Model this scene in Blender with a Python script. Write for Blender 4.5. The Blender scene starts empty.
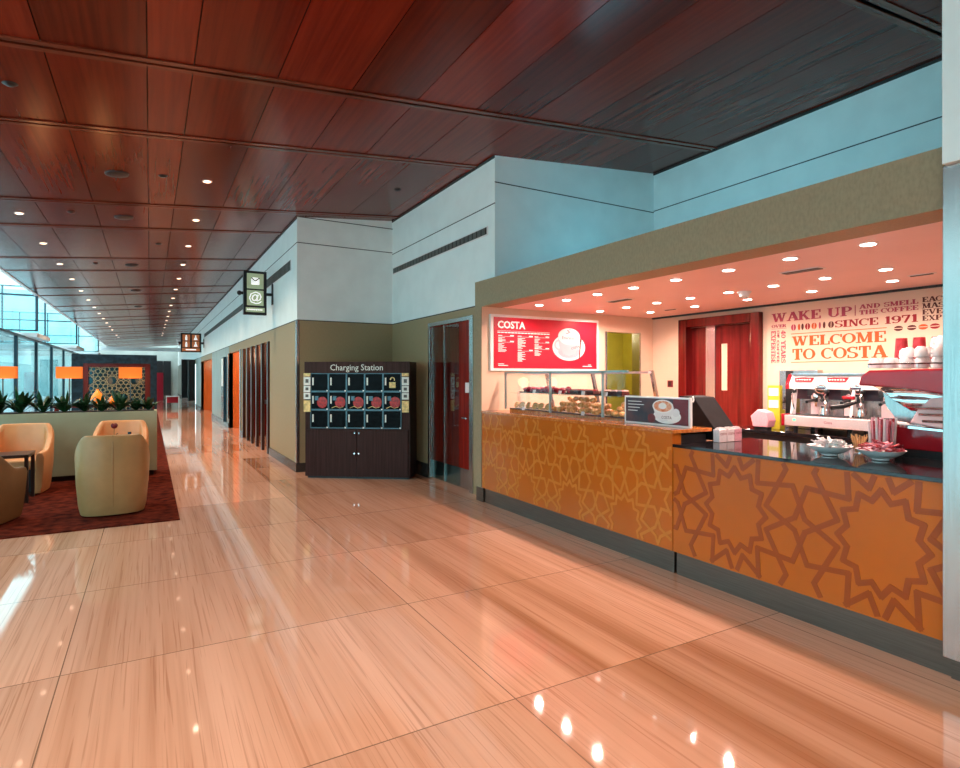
import bpy, bmesh, math, random
from mathutils import Vector, Matrix
random.seed(7)
sc = bpy.context.scene
COL = sc.collection
PI = math.pi
V = Vector
ORD = ['first','second','third','fourth','fifth','sixth','seventh','eighth','ninth','tenth','eleventh','twelfth','thirteenth','fourteenth','fifteenth','sixteenth','seventeenth','eighteenth','nineteenth','twentieth']

# ------------------------------------------------------------------ materials
def mat(name, color, rough=.5, metal=0., var=0., vscale=(8,8,8), bump=0., coat=0., emit=None, estr=0., color2=None, detail=4., spec=.5, trans=0., alpha=1., ior=1.45, bscale=1.):
    m = bpy.data.materials.new(name); m.use_nodes = True
    nt = m.node_tree; N = nt.nodes; L = nt.links
    b = N['Principled BSDF']
    b.inputs['Base Color'].default_value = (*color, 1)
    b.inputs['Roughness'].default_value = rough
    b.inputs['Metallic'].default_value = metal
    b.inputs['Specular IOR Level'].default_value = spec
    b.inputs['IOR'].default_value = ior
    b.inputs['Coat Weight'].default_value = coat
    b.inputs['Coat Roughness'].default_value = .05
    b.inputs['Transmission Weight'].default_value = trans
    b.inputs['Alpha'].default_value = alpha
    if emit:
        b.inputs['Emission Color'].default_value = (*emit, 1)
        b.inputs['Emission Strength'].default_value = estr
    tc = N.new('ShaderNodeTexCoord'); mp = N.new('ShaderNodeMapping')
    mp.inputs['Scale'].default_value = vscale
    L.new(tc.outputs['Object'], mp.inputs['Vector'])
    no = N.new('ShaderNodeTexNoise'); no.inputs['Detail'].default_value = detail
    no.inputs['Scale'].default_value = 1.
    L.new(mp.outputs[0], no.inputs['Vector'])
    if var > 0 or color2:
        c2 = color2 or tuple(c*(1-var) for c in color)
        c1 = color if color2 else tuple(min(1, c*(1+var)) for c in color)
        r = N.new('ShaderNodeValToRGB')
        r.color_ramp.elements[0].position = .35; r.color_ramp.elements[1].position = .65
        r.color_ramp.elements[0].color = (*c2, 1); r.color_ramp.elements[1].color = (*c1, 1)
        L.new(no.outputs['Fac'], r.inputs[0]); L.new(r.outputs[0], b.inputs['Base Color'])
    if bump > 0:
        bp = N.new('ShaderNodeBump'); bp.inputs['Strength'].default_value = bump
        bp.inputs['Distance'].default_value = .01*bscale
        L.new(no.outputs['Fac'], bp.inputs['Height']); L.new(bp.outputs[0], b.inputs['Normal'])
    return m

def nodes_of(m):
    return m.node_tree.nodes, m.node_tree.links, m.node_tree.nodes['Principled BSDF']
def ramp(N, stops):
    r = N.new('ShaderNodeValToRGB')
    e = r.color_ramp.elements
    e[0].position, e[0].color = stops[0][0], (*stops[0][1], 1)
    e[1].position, e[1].color = stops[-1][0], (*stops[-1][1], 1)
    for p, c in stops[1:-1]:
        q = e.new(p); q.color = (*c, 1)
    return r
def math_node(N, L, op, a, b=None, c=None):
    n = N.new('ShaderNodeMath'); n.operation = op
    for i, v in enumerate((a, b, c)):
        if v is None: continue
        if isinstance(v, (int, float)): n.inputs[i].default_value = v
        else: L.new(v, n.inputs[i])
    return n.outputs[0]

def marble():
    m = mat('polished_striped_marble', (.8,.4,.3), rough=.045, spec=.9)
    N, L, b = nodes_of(m)
    tc = N.new('ShaderNodeTexCoord'); sp = N.new('ShaderNodeSeparateXYZ')
    L.new(tc.outputs['Object'], sp.inputs[0])
    X, Y = sp.outputs[0], sp.outputs[1]
    tx = math_node(N, L, 'DIVIDE', math_node(N, L, 'ADD', X, .42), 2.0)
    ty = math_node(N, L, 'DIVIDE', math_node(N, L, 'SUBTRACT', Y, 2.42), 1.39)
    cx = math_node(N, L, 'FLOOR', tx); cy = math_node(N, L, 'FLOOR', ty)
    fx = math_node(N, L, 'FRACT', tx); fy = math_node(N, L, 'FRACT', ty)
    cb = N.new('ShaderNodeCombineXYZ'); L.new(cx, cb.inputs[0]); L.new(cy, cb.inputs[1])
    wn = N.new('ShaderNodeTexWhiteNoise'); L.new(cb.outputs[0], wn.inputs[0])
    off = math_node(N, L, 'MULTIPLY', wn.outputs['Value'], 1.2)
    def streak(sx, sy, det, dist=0.):
        c = N.new('ShaderNodeCombineXYZ')
        L.new(math_node(N, L, 'ADD', math_node(N, L, 'MULTIPLY', X, sx), off), c.inputs[0])
        L.new(math_node(N, L, 'MULTIPLY', Y, sy), c.inputs[1])
        L.new(math_node(N, L, 'MULTIPLY', cx, .5), c.inputs[2])
        n = N.new('ShaderNodeTexNoise'); n.inputs['Scale'].default_value = 1
        n.inputs['Detail'].default_value = det; n.inputs['Distortion'].default_value = dist
        L.new(c.outputs[0], n.inputs['Vector']); return n.outputs['Fac']
    big = streak(2.6, .10, 2); fine = streak(28., .45, 5, .3); vein = streak(75., 1.0, 2, .5)
    r1 = ramp(N, [(.30,(.50,.215,.115)),(.40,(.72,.37,.235)),(.6,(.80,.44,.30)),(.78,(.70,.35,.21))]); L.new(big, r1.inputs[0])
    r2 = ramp(N, [(.3,(.76,.66,.58)),(.5,(.95,.93,.91)),(.72,(1.03,1.02,1.01))]); L.new(fine, r2.inputs[0])
    mx = N.new('ShaderNodeMix'); mx.data_type = 'RGBA'; mx.blend_type = 'MULTIPLY'; mx.inputs[0].default_value = .55
    L.new(r1.outputs[0], mx.inputs[6]); L.new(r2.outputs[0], mx.inputs[7])
    r3 = ramp(N, [(.34,(.62,.50,.42)),(.42,(1,1,1))]); L.new(vein, r3.inputs[0])
    m2 = N.new('ShaderNodeMix'); m2.data_type = 'RGBA'; m2.blend_type = 'MULTIPLY'; m2.inputs[0].default_value = .5
    L.new(mx.outputs[2], m2.inputs[6]); L.new(r3.outputs[0], m2.inputs[7])
    tile = ramp(N, [(0,(.86,.86,.86)),(1,(1.08,1.08,1.08))]); L.new(wn.outputs['Value'], tile.inputs[0])
    m3 = N.new('ShaderNodeMix'); m3.data_type = 'RGBA'; m3.blend_type = 'MULTIPLY'; m3.inputs[0].default_value = 1
    L.new(m2.outputs[2], m3.inputs[6]); L.new(tile.outputs[0], m3.inputs[7])
    gx = math_node(N, L, 'LESS_THAN', math_node(N, L, 'ABSOLUTE', math_node(N, L, 'SUBTRACT', fx, .5)), .4985)
    gy = math_node(N, L, 'LESS_THAN', math_node(N, L, 'ABSOLUTE', math_node(N, L, 'SUBTRACT', fy, .5)), .4975)
    g = math_node(N, L, 'MULTIPLY', gx, gy)
    m4 = N.new('ShaderNodeMix'); m4.data_type = 'RGBA'
    L.new(g, m4.inputs[0]); m4.inputs[6].default_value = (.24,.13,.08,1); L.new(m3.outputs[2], m4.inputs[7])
    L.new(m4.outputs[2], b.inputs['Base Color'])
    return m

def wood(name, c_dark, c_light, grain=(30,1.2,30), rough=.25, panel=None, coat=0., spec=.5):
    m = mat(name, c_light, rough=rough, coat=coat, spec=spec)
    N, L, b = nodes_of(m)
    b.inputs['Specular Tint'].default_value = (1,.55,.42,1)
    tc = N.new('ShaderNodeTexCoord'); mp = N.new('ShaderNodeMapping'); mp.inputs['Scale'].default_value = grain
    L.new(tc.outputs['Object'], mp.inputs['Vector'])
    n = N.new('ShaderNodeTexNoise'); n.inputs['Scale'].default_value = 1; n.inputs['Detail'].default_value = 5; n.inputs['Distortion'].default_value = .25
    vec = mp.outputs[0]
    if panel:
        at = N.new('ShaderNodeAttribute'); at.attribute_name = 'panel'
        va = N.new('ShaderNodeVectorMath'); va.operation = 'ADD'
        L.new(mp.outputs[0], va.inputs[0])
        vs = N.new('ShaderNodeVectorMath'); vs.operation = 'SCALE'; vs.inputs['Scale'].default_value = 37.
        L.new(at.outputs['Vector'], vs.inputs[0]); L.new(vs.outputs[0], va.inputs[1]); vec = va.outputs[0]
    L.new(vec, n.inputs['Vector'])
    r = ramp(N, [(.3, c_dark), (.5, tuple((a+b2)/2 for a, b2 in zip(c_dark, c_light))), (.72, c_light)])
    L.new(n.outputs['Fac'], r.inputs[0])
    out = r.outputs[0]
    if panel:
        t = ramp(N, [(0,(.65,.65,.65)),(1,(1.3,1.25,1.2))]); L.new(at.outputs['Fac'], t.inputs[0])
        mx = N.new('ShaderNodeMix'); mx.data_type = 'RGBA'; mx.blend_type = 'MULTIPLY'; mx.inputs[0].default_value = 1
        L.new(out, mx.inputs[6]); L.new(t.outputs[0], mx.inputs[7]); out = mx.outputs[2]
    L.new(out, b.inputs['Base Color'])
    return m

def glassy(name, tint=(.8,1,1), refl=.12, rough=.0):
    m = bpy.data.materials.new(name); m.use_nodes = True
    N = m.node_tree.nodes; L = m.node_tree.links; N.clear()
    o = N.new('ShaderNodeOutputMaterial'); t = N.new('ShaderNodeBsdfTransparent'); t.inputs[0].default_value = (*tint, 1)
    g = N.new('ShaderNodeBsdfGlossy'); g.inputs['Roughness'].default_value = rough
    f = N.new('ShaderNodeLayerWeight'); f.inputs['Blend'].default_value = .5
    a = math_node(N, L, 'MULTIPLY_ADD', math_node(N, L, 'POWER', f.outputs['Facing'], 4.), .7, refl); mx = N.new('ShaderNodeMixShader')
    L.new(a, mx.inputs[0]); L.new(t.outputs[0], mx.inputs[1]); L.new(g.outputs[0], mx.inputs[2]); L.new(mx.outputs[0], o.inputs[0])
    return m

M = {}
M['floor'] = marble()
M['ceil'] = wood('ceiling_mahogany', (.110,.0095,.0035), (.185,.018,.0065), grain=(22,.8,22), rough=.21, panel=True, spec=.22, coat=.0)
M['ceilgap'] = mat('ceiling_gap', (.012,.006,.004), .6, var=.2)
M['lip'] = wood('ceiling_lip_wood', (.08,.014,.007), (.2,.04,.02), grain=(1,20,20), rough=.2)
M['white'] = mat('white_wall_paint', (.86,.92,.90), .45, var=.03, vscale=(3,3,3))
M['joint'] = mat('wall_joint_black', (.03,.04,.04), .7, var=.1)
M['tan'] = mat('tan_wallcovering', (.34,.25,.135), .55, var=.06, vscale=(120,120,20), bump=.1)
M['fascia'] = mat('fascia_wallcovering', (.33,.25,.15), .65, var=.09, vscale=(90,60,30), bump=.15)
M['steel'] = mat('brushed_steel', (.52,.50,.49), .26, metal=1, var=.08, vscale=(120,120,3))
M['plinth'] = mat('plinth_steel', (.17,.14,.12), .34, metal=1, var=.12, vscale=(3,3,120))
M['chrome'] = mat('chrome', (.85,.86,.88), .10, metal=1, var=.02)
M['casemetal'] = mat('case_frame_metal', (.34,.42,.41), .35, metal=.6, var=.05)
M['satin'] = mat('satin_steel', (.80,.72,.72), .42, metal=.7, var=.05, vscale=(2,90,90))
M['black'] = mat('black_plastic', (.012,.012,.014), .35, var=.2)
M['matblack'] = mat('matt_black', (.008,.007,.008), .75, var=.2, spec=.15)
M['blackstone'] = mat('black_granite', (.012,.010,.012), .06, var=.3, vscale=(120,120,120), spec=.9)
M['orange_top'] = mat('orange_stone_top', (.62,.22,.045), .10, color2=(.42,.11,.02), vscale=(35,35,35), spec=.8)
M['orange'] = mat('orange_lacquer', (.52,.125,.010), .16, var=.05, vscale=(2,2,2), spec=.4)
M['pat_light'] = mat('inlay_light_amber', (.62,.20,.025), .2, var=.05)
M['pat_dark'] = mat('inlay_brown', (.33,.062,.007), .2, var=.05)
M['cream'] = mat('cream_wall_paint', (.76,.55,.40), .55, var=.02, vscale=(2,2,2))
M['pinkceil'] = mat('cafe_ceiling_paint', (.95,.66,.62), .5, var=.02, vscale=(2,2,2))
M['green'] = mat('olive_wall_paint', (.36,.30,.03), .6, var=.05)
M['redwood'] = wood('red_mahogany', (.07,.0025,.0025), (.17,.009,.009), grain=(18,18,1.1), rough=.2, spec=.7)
M['doorred'] = wood('door_mahogany', (.14,.006,.004), (.32,.018,.010), grain=(18,18,1.1), rough=.15, spec=.5)
M['darkred'] = mat('dark_red_lacquer', (.12,.010,.010), .2, var=.2, vscale=(4,4,1))
M['signred'] = mat('menu_red', (.50,.008,.030), .35, var=.06, vscale=(3,3,3))
M['signwhite'] = mat('sign_white', (.9,.86,.84), .4, var=.02)
M['saucerprint'] = mat('saucer_print', (.80,.66,.66), .4, var=.02)
M['cupprint'] = mat('cup_print', (.72,.42,.47), .4, var=.03)
M['white_china'] = mat('white_china', (.85,.80,.80), .15, var=.02)
M['paper'] = mat('white_paper', (.86,.74,.74), .6, var=.04, vscale=(60,60,60))
M['pinkpaper'] = mat('pink_paper', (.80,.38,.44), .6, var=.1, vscale=(90,90,90))
M['redpaper'] = mat('red_paper', (.42,.03,.04), .5, var=.3, vscale=(60,60,60))
M['machred'] = mat('machine_red', (.34,.008,.018), .14, var=.05, coat=.5)
M['machpink'] = mat('machine_satin_panel', (.88,.60,.60), .3, metal=0, var=.03)
M['txt_pink'] = mat('lettering_rose', (.42,.055,.10), .6, var=.03)
M['txt_red'] = mat('lettering_crimson', (.30,.005,.012), .6, var=.03)
M['txt_orange'] = mat('lettering_orange', (.60,.085,.006), .6, var=.03)
M['txt_brown'] = mat('lettering_brown', (.10,.015,.010), .6, var=.05)
M['carpet'] = mat('brown_red_carpet', (.15,.022,.010), .95, color2=(.045,.006,.003), vscale=(9,9,9), bump=.8, detail=8, spec=.05)
M['leather'] = mat('tan_leather', (.66,.28,.11), .38, var=.05, vscale=(5,5,5), bump=.08)
M['leather_olive'] = mat('olive_tan_leather', (.40,.225,.09), .42, var=.08, vscale=(5,5,5), bump=.08)
M['leather_brown'] = mat('brown_leather', (.22,.11,.045), .4, var=.08, vscale=(5,5,5), bump=.08)
M['darkwood'] = wood('dark_walnut', (.012,.006,.005), (.055,.025,.020), grain=(30,30,1.5), rough=.3)
M['kiosk'] = wood('charcoal_wood', (.014,.008,.009), (.045,.022,.024), grain=(40,40,1.5), rough=.45, spec=.3)
M['kioskedge'] = mat('locker_frame_steel', (.07,.12,.14), .35, metal=.6, var=.1)
M['darkglass'] = mat('dark_locker_glass', (.003,.003,.004), .2, var=.3, spec=.06)
M['redstuff'] = mat('red_oval', (.40,.012,.010), .35, var=.4, vscale=(30,30,30))
M['planter'] = mat('sage_render', (.33,.33,.21), .55, var=.06, vscale=(3,3,3))
M['soil'] = mat('dark_soil', (.02,.012,.008), .95, var=.4, vscale=(60,60,60), bump=.5)
M['leaf'] = mat('glossy_green_leaf', (.012,.055,.018), .3, var=.4, vscale=(20,20,20))
M['petal'] = mat('white_petal', (.8,.85,.8), .5, var=.03)
M['rosered'] = mat('rose_petal_red', (.18,.006,.01), .5, var=.2)
M['shade'] = mat('orange_lamp_shade', (.50,.11,.012), .7, var=.05, emit=(1,.20,.015), estr=.40)
M['orangevase'] = mat('orange_glazed_vase', (.9,.25,.02), .25, var=.1, emit=(1,.22,.01), estr=.25)  # faint glow put into the glaze colour, the vase is no lamp
M['granite'] = mat('blue_black_granite', (.004,.012,.02), .45, color2=(.015,.04,.06), vscale=(9,9,9), detail=8, spec=.25)
M['brass'] = mat('brass_lattice', (.60,.42,.20), .35, metal=.6, var=.15)
M['glass'] = glassy('clear_glass', (.80,.96,.98), .05)
M['glassbal'] = glassy('cyan_tinted_glass', (.80,.97,.99), .05)
M['smokeglass'] = glassy('smoked_glass', (.12,.24,.27), .02)
M['caseglass'] = glassy('case_glass', (.97,.98,.98), .02)
M['mullion'] = mat('dark_mullion', (.02,.05,.07), .35, metal=.3, var=.1)
M['concrete'] = mat('pale_concrete', (.72,.88,.88), .85, color2=(.45,.68,.70), vscale=(.7,.7,.7), detail=8)
M['beam'] = mat('white_beam_paint', (.82,.86,.88), .5, var=.02)
M['paving'] = mat('outdoor_paving', (.75,.82,.84), .8, var=.1)
M['door_orange'] = mat('orange_lacquered_wall', (.62,.16,.035), .25, var=.08, vscale=(2,2,1))
M['bluegrey'] = mat('blue_grey_wallcovering', (.25,.27,.23), .35, var=.12, vscale=(2,2,1))
M['lamp_on'] = mat('lit_lamp_lens', (1,.95,.9), .4, emit=(1,.86,.78), estr=22, var=.01)
M['lamp_warm'] = mat('lit_warm_lens', (1,.9,.8), .4, emit=(1,.62,.40), estr=6, var=.01)
M['lampring'] = mat('lamp_ring', (.85,.80,.78), .3, metal=.3, var=.02)
M['cove'] = mat('cyan_cove_tube', (.5,.9,1), .5, emit=(.12,.62,.85), estr=2.5, var=.01)
M['vent'] = mat('vent_grey', (.11,.11,.10), .5, metal=.3, var=.2, vscale=(60,60,60))
M['icon_lit'] = mat('lit_icon_green', (.35,.42,.25), .5, emit=(.72,.85,.55), estr=.15, var=.05)
M['icon_white'] = mat('lit_icon_white', (.8,.8,.8), .5, emit=(1,1,.95), estr=.6, var=.01)
M['icon_orange'] = mat('lit_icon_orange', (.35,.12,.05), .5, emit=(.8,.25,.07), estr=.18, var=.05)
M['mint'] = mat('mint_notice', (.80,.85,.80), .5, var=.05)
M['yellow'] = mat('yellow_card', (.55,.50,.03), .5, var=.06)
M['notice'] = mat('cream_notice', (.80,.62,.25), .5, var=.25, vscale=(30,30,30))
M['muffin'] = mat('baked_golden', (.95,.52,.22), .4, color2=(.66,.24,.06), vscale=(55,55,55), bump=.4)
M['cookie'] = mat('biscuit_tan', (.97,.62,.30), .5, color2=(.66,.28,.09), vscale=(60,60,60), bump=.4)
M['choc'] = mat('dark_chocolate', (.07,.012,.010), .4, var=.3, vscale=(40,40,40))
M['berry'] = mat('berry_red', (.50,.015,.04), .25, color2=(.09,.006,.01), vscale=(40,40,40))
M['icing'] = mat('pink_icing', (.85,.45,.42), .4, var=.1, vscale=(40,40,40))
M['tray'] = mat('dark_tray', (.04,.015,.012), .3, var=.1)
M['stirrer'] = mat('birch_stick', (.72,.42,.18), .6, var=.1, vscale=(40,40,40))
M['photo_dark'] = mat('poster_dark_print', (.035,.03,.05), .3, color2=(.10,.04,.05), vscale=(7,7,7))
M['photo_maroon'] = mat('poster_maroon_print', (.16,.02,.03), .3, var=.2, vscale=(7,7,7))
M['latte'] = mat('latte_print', (.72,.20,.08), .4, color2=(.9,.55,.38), vscale=(30,30,30))
M['greenled'] = mat('green_led', (.1,.8,.4), .5, emit=(.05,.9,.35), estr=1.2, var=.01)
M['navyblue'] = mat('navy_glass', (.01,.05,.09), .1, var=.3, vscale=(1,1,.5), spec=.8)
M['flor_strip'] = mat('dark_baseboard', (.06,.05,.045), .25, metal=.3, var=.1)
M['fargrey'] = mat('far_wall_grey', (.40,.45,.42), .6, var=.1, vscale=(1,1,1))

# ------------------------------------------------------------------ mesh builder
class MB:
    def __init__(s): s.v = []; s.f = []; s.mi = []; s.cur = 0
    def add(s, vs, fs, mtx=None):
        o = len(s.v)
        s.v += [tuple(mtx @ V(p)) if mtx else tuple(p) for p in vs]
        for f in fs: s.f.append(tuple(o+i for i in f)); s.mi.append(s.cur)
        return s
    def box(s, x0, x1, y0, y1, z0, z1, mtx=None):
        vs = [(x, y, z) for z in (z0, z1) for y in (y0, y1) for x in (x0, x1)]
        return s.add(vs, [(0,2,3,1),(4,5,7,6),(0,1,5,4),(2,6,7,3),(0,4,6,2),(1,3,7,5)], mtx)
    def cyl(s, p0, p1, r0, r1=None, n=16, caps=True):
        r1 = r0 if r1 is None else r1
        p0, p1 = V(p0), V(p1); d = (p1-p0).normalized()
        a = d.orthogonal().normalized(); b = d.cross(a)
        vs = []
        for p, r in ((p0, r0), (p1, r1)):
            for i in range(n):
                t = 2*PI*i/n; vs.append(p + a*(r*math.cos(t)) + b*(r*math.sin(t)))
        fs = [(i, (i+1) % n, n+(i+1) % n, n+i) for i in range(n)]
        if caps: fs += [tuple(range(n-1, -1, -1)), tuple(range(n, 2*n))]
        return s.add(vs, fs)
    def lathe(s, prof, c=(0,0,0), n=24, sx=1, sy=1, mtx=None):
        vs = []; k = len(prof)
        for r, z in prof:
            for i in range(n):
                t = 2*PI*i/n; vs.append((c[0]+sx*r*math.cos(t), c[1]+sy*r*math.sin(t), c[2]+z))
        fs = [(j*n+i, j*n+(i+1) % n, (j+1)*n+(i+1) % n, (j+1)*n+i) for j in range(k-1) for i in range(n)]
        fs += [tuple(range(n-1, -1, -1)), tuple(range((k-1)*n, k*n))]
        return s.add(vs, fs, mtx)
    def ell(s, c, r, n=12, k=8, mtx=None):
        prof = [(max(1e-4, math.sin(PI*j/k)), -math.cos(PI*j/k)) for j in range(k+1)]
        vs = [(c[0]+r[0]*p*math.cos(2*PI*i/n), c[1]+r[1]*p*math.sin(2*PI*i/n), c[2]+r[2]*z) for p, z in prof for i in range(n)]
        fs = [(j*n+i, j*n+(i+1) % n, (j+1)*n+(i+1) % n, (j+1)*n+i) for j in range(k) for i in range(n)]
        fs += [tuple(range(n-1, -1, -1)), tuple(range(k*n, (k+1)*n))]
        return s.add(vs, fs, mtx)
    def tube(s, pts, r, n=8):
        pts = [V(p) for p in pts]; rr = r if isinstance(r, (list, tuple)) else [r]*len(pts)
        vs = []; a = None
        for i, p in enumerate(pts):
            d = (pts[min(i+1, len(pts)-1)] - pts[max(i-1, 0)]).normalized()
            a = d.orthogonal().normalized() if a is None else (a - d*a.dot(d)).normalized()
            b = d.cross(a)
            for j in range(n):
                t = 2*PI*j/n; vs.append(p + (a*math.cos(t)+b*math.sin(t))*rr[i])
        fs = [(i*n+j, i*n+(j+1) % n, (i+1)*n+(j+1) % n, (i+1)*n+j) for i in range(len(pts)-1) for j in range(n)]
        fs += [tuple(range(n-1, -1, -1)), tuple(range((len(pts)-1)*n, len(pts)*n))]
        return s.add(vs, fs)
    def prism(s, poly, fr, d):
        """poly in 2D on frame fr=(origin, right, up), thickness d along right x up"""
        o, r, u = (V(q) for q in fr); n = r.cross(u)
        k = len(poly)
        vs = [o+r*p[0]+u*p[1] for p in poly] + [o+r*p[0]+u*p[1]+n*d for p in poly]
        fs = [tuple(range(k-1, -1, -1)), tuple(range(k, 2*k))] + [(i, (i+1) % k, k+(i+1) % k, k+i) for i in range(k)]
        return s.add(vs, fs)
    def mesh(s, name, mats, smooth=False, angle=40):
        me = bpy.data.meshes.new(name); me.from_pydata(s.v, [], s.f)
        mats = mats if isinstance(mats, list) else [mats]
        for m in mats: me.materials.append(m)
        for p, i in zip(me.polygons, s.mi): p.material_index = i
        bm = bmesh.new(); bm.from_mesh(me); bmesh.ops.recalc_face_normals(bm, faces=bm.faces); bm.to_mesh(me); bm.free()
        if smooth:
            for p in me.polygons: p.use_smooth = True
            me.set_sharp_from_angle(angle=math.radians(angle))
        me.update(); return me
    def build(s, name, m, parent=None, smooth=False, bevel=0, loc=None, seg=2):
        o = bpy.data.objects.new(name, s.mesh(name, m, smooth)); COL.objects.link(o)
        if parent: o.parent = parent
        if loc: o.location = loc
        if bevel:
            b = o.modifiers.new('bevel', 'BEVEL'); b.width = bevel; b.segments = seg; b.limit_method = 'ANGLE'
            b.angle_limit = math.radians(40)
        return o
def tag(o, label=None, cat=None, group=None, kind=None):
    if label: o['label'] = label
    if cat: o['category'] = cat
    if group: o['group'] = group
    if kind: o['kind'] = kind
    return o
def thing(name, label, cat, loc=(0,0,0), rz=0, group=None):
    o = bpy.data.objects.new(name, None); COL.objects.link(o); o.empty_display_size = .1
    o.location = loc; o.rotation_euler = (0,0,rz)
    return tag(o, label, cat, group)
def struct(name, mb, m, parent=None, **k):
    o = mb.build(name, m, parent, **k)
    if parent is None: o['kind'] = 'structure'
    return o
def copy_tree(o, parent=None):
    c = o.copy(); COL.objects.link(c)
    if parent: c.parent = parent
    for ch in o.children: copy_tree(ch, c)
    return c
def B(*a): return MB().box(*a)

# ---- lettering
def font_mb(mb, text, fr, size, d=.002, align='LEFT', sx=1., off=.0):
    cu = bpy.data.curves.new('t', 'FONT'); cu.body = text; cu.size = size; cu.align_x = align; cu.resolution_u = 2
    cu.extrude = d/2; cu.offset = off*size
    ob = bpy.data.objects.new('t', cu)
    me = bpy.data.meshes.new_from_object(ob)
    o, r, u = (V(q) for q in fr); n = r.cross(u)
    mb.add([o + r*(v.co.x*sx) + u*v.co.y + n*(v.co.z+d/2) for v in me.vertices], [tuple(p.vertices) for p in me.polygons])
    bpy.data.objects.remove(ob); bpy.data.curves.remove(cu); bpy.data.meshes.remove(me)
    return mb
T_, t_ = .25, .12
G = {
 'A': (.92, [('L',.16,.05,.45,1,t_),('L',.80,.05,.47,1,T_),('L',.27,.33,.66,.33,.08),('S',.15,0,.32),('S',.80,0,.40)]),
 'C': (.85, [('A',.44,.5,.36,.44,48,312),('V',.78,.66,.95)]),
 'D': (.9, [('L',.22,0,.22,1,T_),('A',.36,.5,.42,.455,-90,90),('L',.1,.955,.4,.955,.09),('L',.1,.045,.4,.045,.09)]),
 'E': (.82, [('L',.22,0,.22,1,T_),('L',.06,.955,.74,.955,.09),('L',.06,.045,.76,.045,.09),('L',.22,.5,.5,.5,.08),('V',.72,.70,1),('V',.74,0,.30),('V',.50,.36,.64)]),
 'F': (.78, [('L',.22,0,.22,1,T_),('L',.06,.955,.72,.955,.09),('L',.22,.5,.5,.5,.08),('V',.70,.70,1),('V',.50,.36,.64),('S',.22,0,.40)]),
 'H': (1., [('L',.22,0,.22,1,T_),('L',.78,0,.78,1,T_),('L',.22,.5,.78,.5,.09),('S',.22,0,.38),('S',.78,0,.38),('S',.22,1,.38),('S',.78,1,.38)]),
 'I': (.46, [('L',.23,0,.23,1,T_),('S',.23,0,.42),('S',.23,1,.42)]),
 'K': (.98, [('L',.22,0,.22,1,T_),('L',.32,.42,.74,.97,.10),('L',.45,.56,.78,.03,.2),('S',.22,0,.38),('S',.22,1,.38),('S',.78,0,.36),('S',.72,1,.34)]),
 'L': (.78, [('L',.22,0,.22,1,T_),('L',.06,.045,.72,.045,.09),('V',.70,0,.36),('S',.22,1,.40)]),
 'M': (1.15, [('L',.2,0,.2,1,.11),('L',.92,0,.92,1,T_),('L',.24,.98,.55,.08,.19),('L',.86,.98,.57,.08,.09),('S',.18,0,.34),('S',.92,0,.38),('S',.18,1,.32),('S',.92,1,.36)]),
 'N': (1., [('L',.22,0,.22,1,.11),('L',.80,0,.80,1,.11),('L',.26,.96,.76,.04,.19),('S',.22,0,.36),('S',.20,1,.34),('S',.80,1,.36)]),
 'O': (.92, [('A',.46,.5,.36,.44,0,360)]),
 'P': (.84, [('L',.22,0,.22,1,T_),('A',.42,.72,.29,.235,-90,90),('L',.08,.955,.44,.955,.09),('L',.22,.485,.44,.485,.09),('S',.22,0,.42)]),
 'R': (.92, [('L',.22,0,.22,1,T_),('A',.42,.74,.27,.215,-90,90),('L',.08,.955,.44,.955,.09),('L',.22,.52,.44,.52,.09),('L',.50,.52,.72,.04,.19),('S',.22,0,.38),('S',.80,0,.26)]),
 'S': (.76, [('A',.38,.73,.26,.215,40,270),('A',.38,.27,.28,.225,-140,90),('V',.66,.72,.97),('V',.11,.03,.30)]),
 'T': (.86, [('L',.43,0,.43,1,T_),('L',.08,.955,.78,.955,.09),('V',.10,.66,1),('V',.76,.66,1),('S',.43,0,.42)]),
 'U': (.96, [('L',.22,.3,.22,1,T_),('L',.76,.3,.76,1,.11),('A',.49,.34,.27,.29,180,360),('S',.22,1,.38),('S',.76,1,.34)]),
 'V': (.92, [('L',.18,.98,.46,.03,.2),('L',.78,.98,.50,.03,.10),('S',.18,1,.36),('S',.77,1,.32)]),
 'W': (1.3, [('L',.18,.98,.40,.03,.2),('L',.64,.9,.42,.03,.09),('L',.62,.98,.86,.03,.2),('L',1.1,.98,.88,.03,.09),('S',.18,1,.36),('S',.62,1,.34),('S',1.10,1,.32)]),
 'X': (.92, [('L',.18,.98,.74,.02,.2),('L',.74,.98,.20,.02,.09),('S',.2,1,.36),('S',.74,1,.3),('S',.2,0,.3),('S',.74,0,.36)]),
 'Y': (.9, [('L',.18,.98,.46,.45,.19),('L',.76,.98,.47,.45,.10),('L',.46,0,.46,.5,T_),('S',.18,1,.36),('S',.76,1,.32),('S',.46,0,.40)]),
 '0': (.74, [('A',.37,.5,.27,.44,0,360)]),
 '1': (.6, [('L',.32,0,.32,1,T_),('L',.12,.8,.3,.92,.10),('S',.32,0,.46)]),
 '4': (.8, [('L',.52,0,.52,1,T_),('L',.08,.34,.5,.96,.09),('L',.06,.30,.76,.30,.09),('S',.52,0,.38)]),
 '7': (.74, [('L',.30,0,.64,.92,.18),('L',.10,.94,.70,.94,.12),('V',.12,.68,1)]),
 '9': (.76, [('A',.38,.68,.27,.27,0,360),('A',.36,.5,.30,.44,-120,20),('V',.14,.04,.22)]),
 '|': (.35, [('L',.17,-.05,.17,1.05,.05)]),
 ' ': (.45, []),
}
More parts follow.
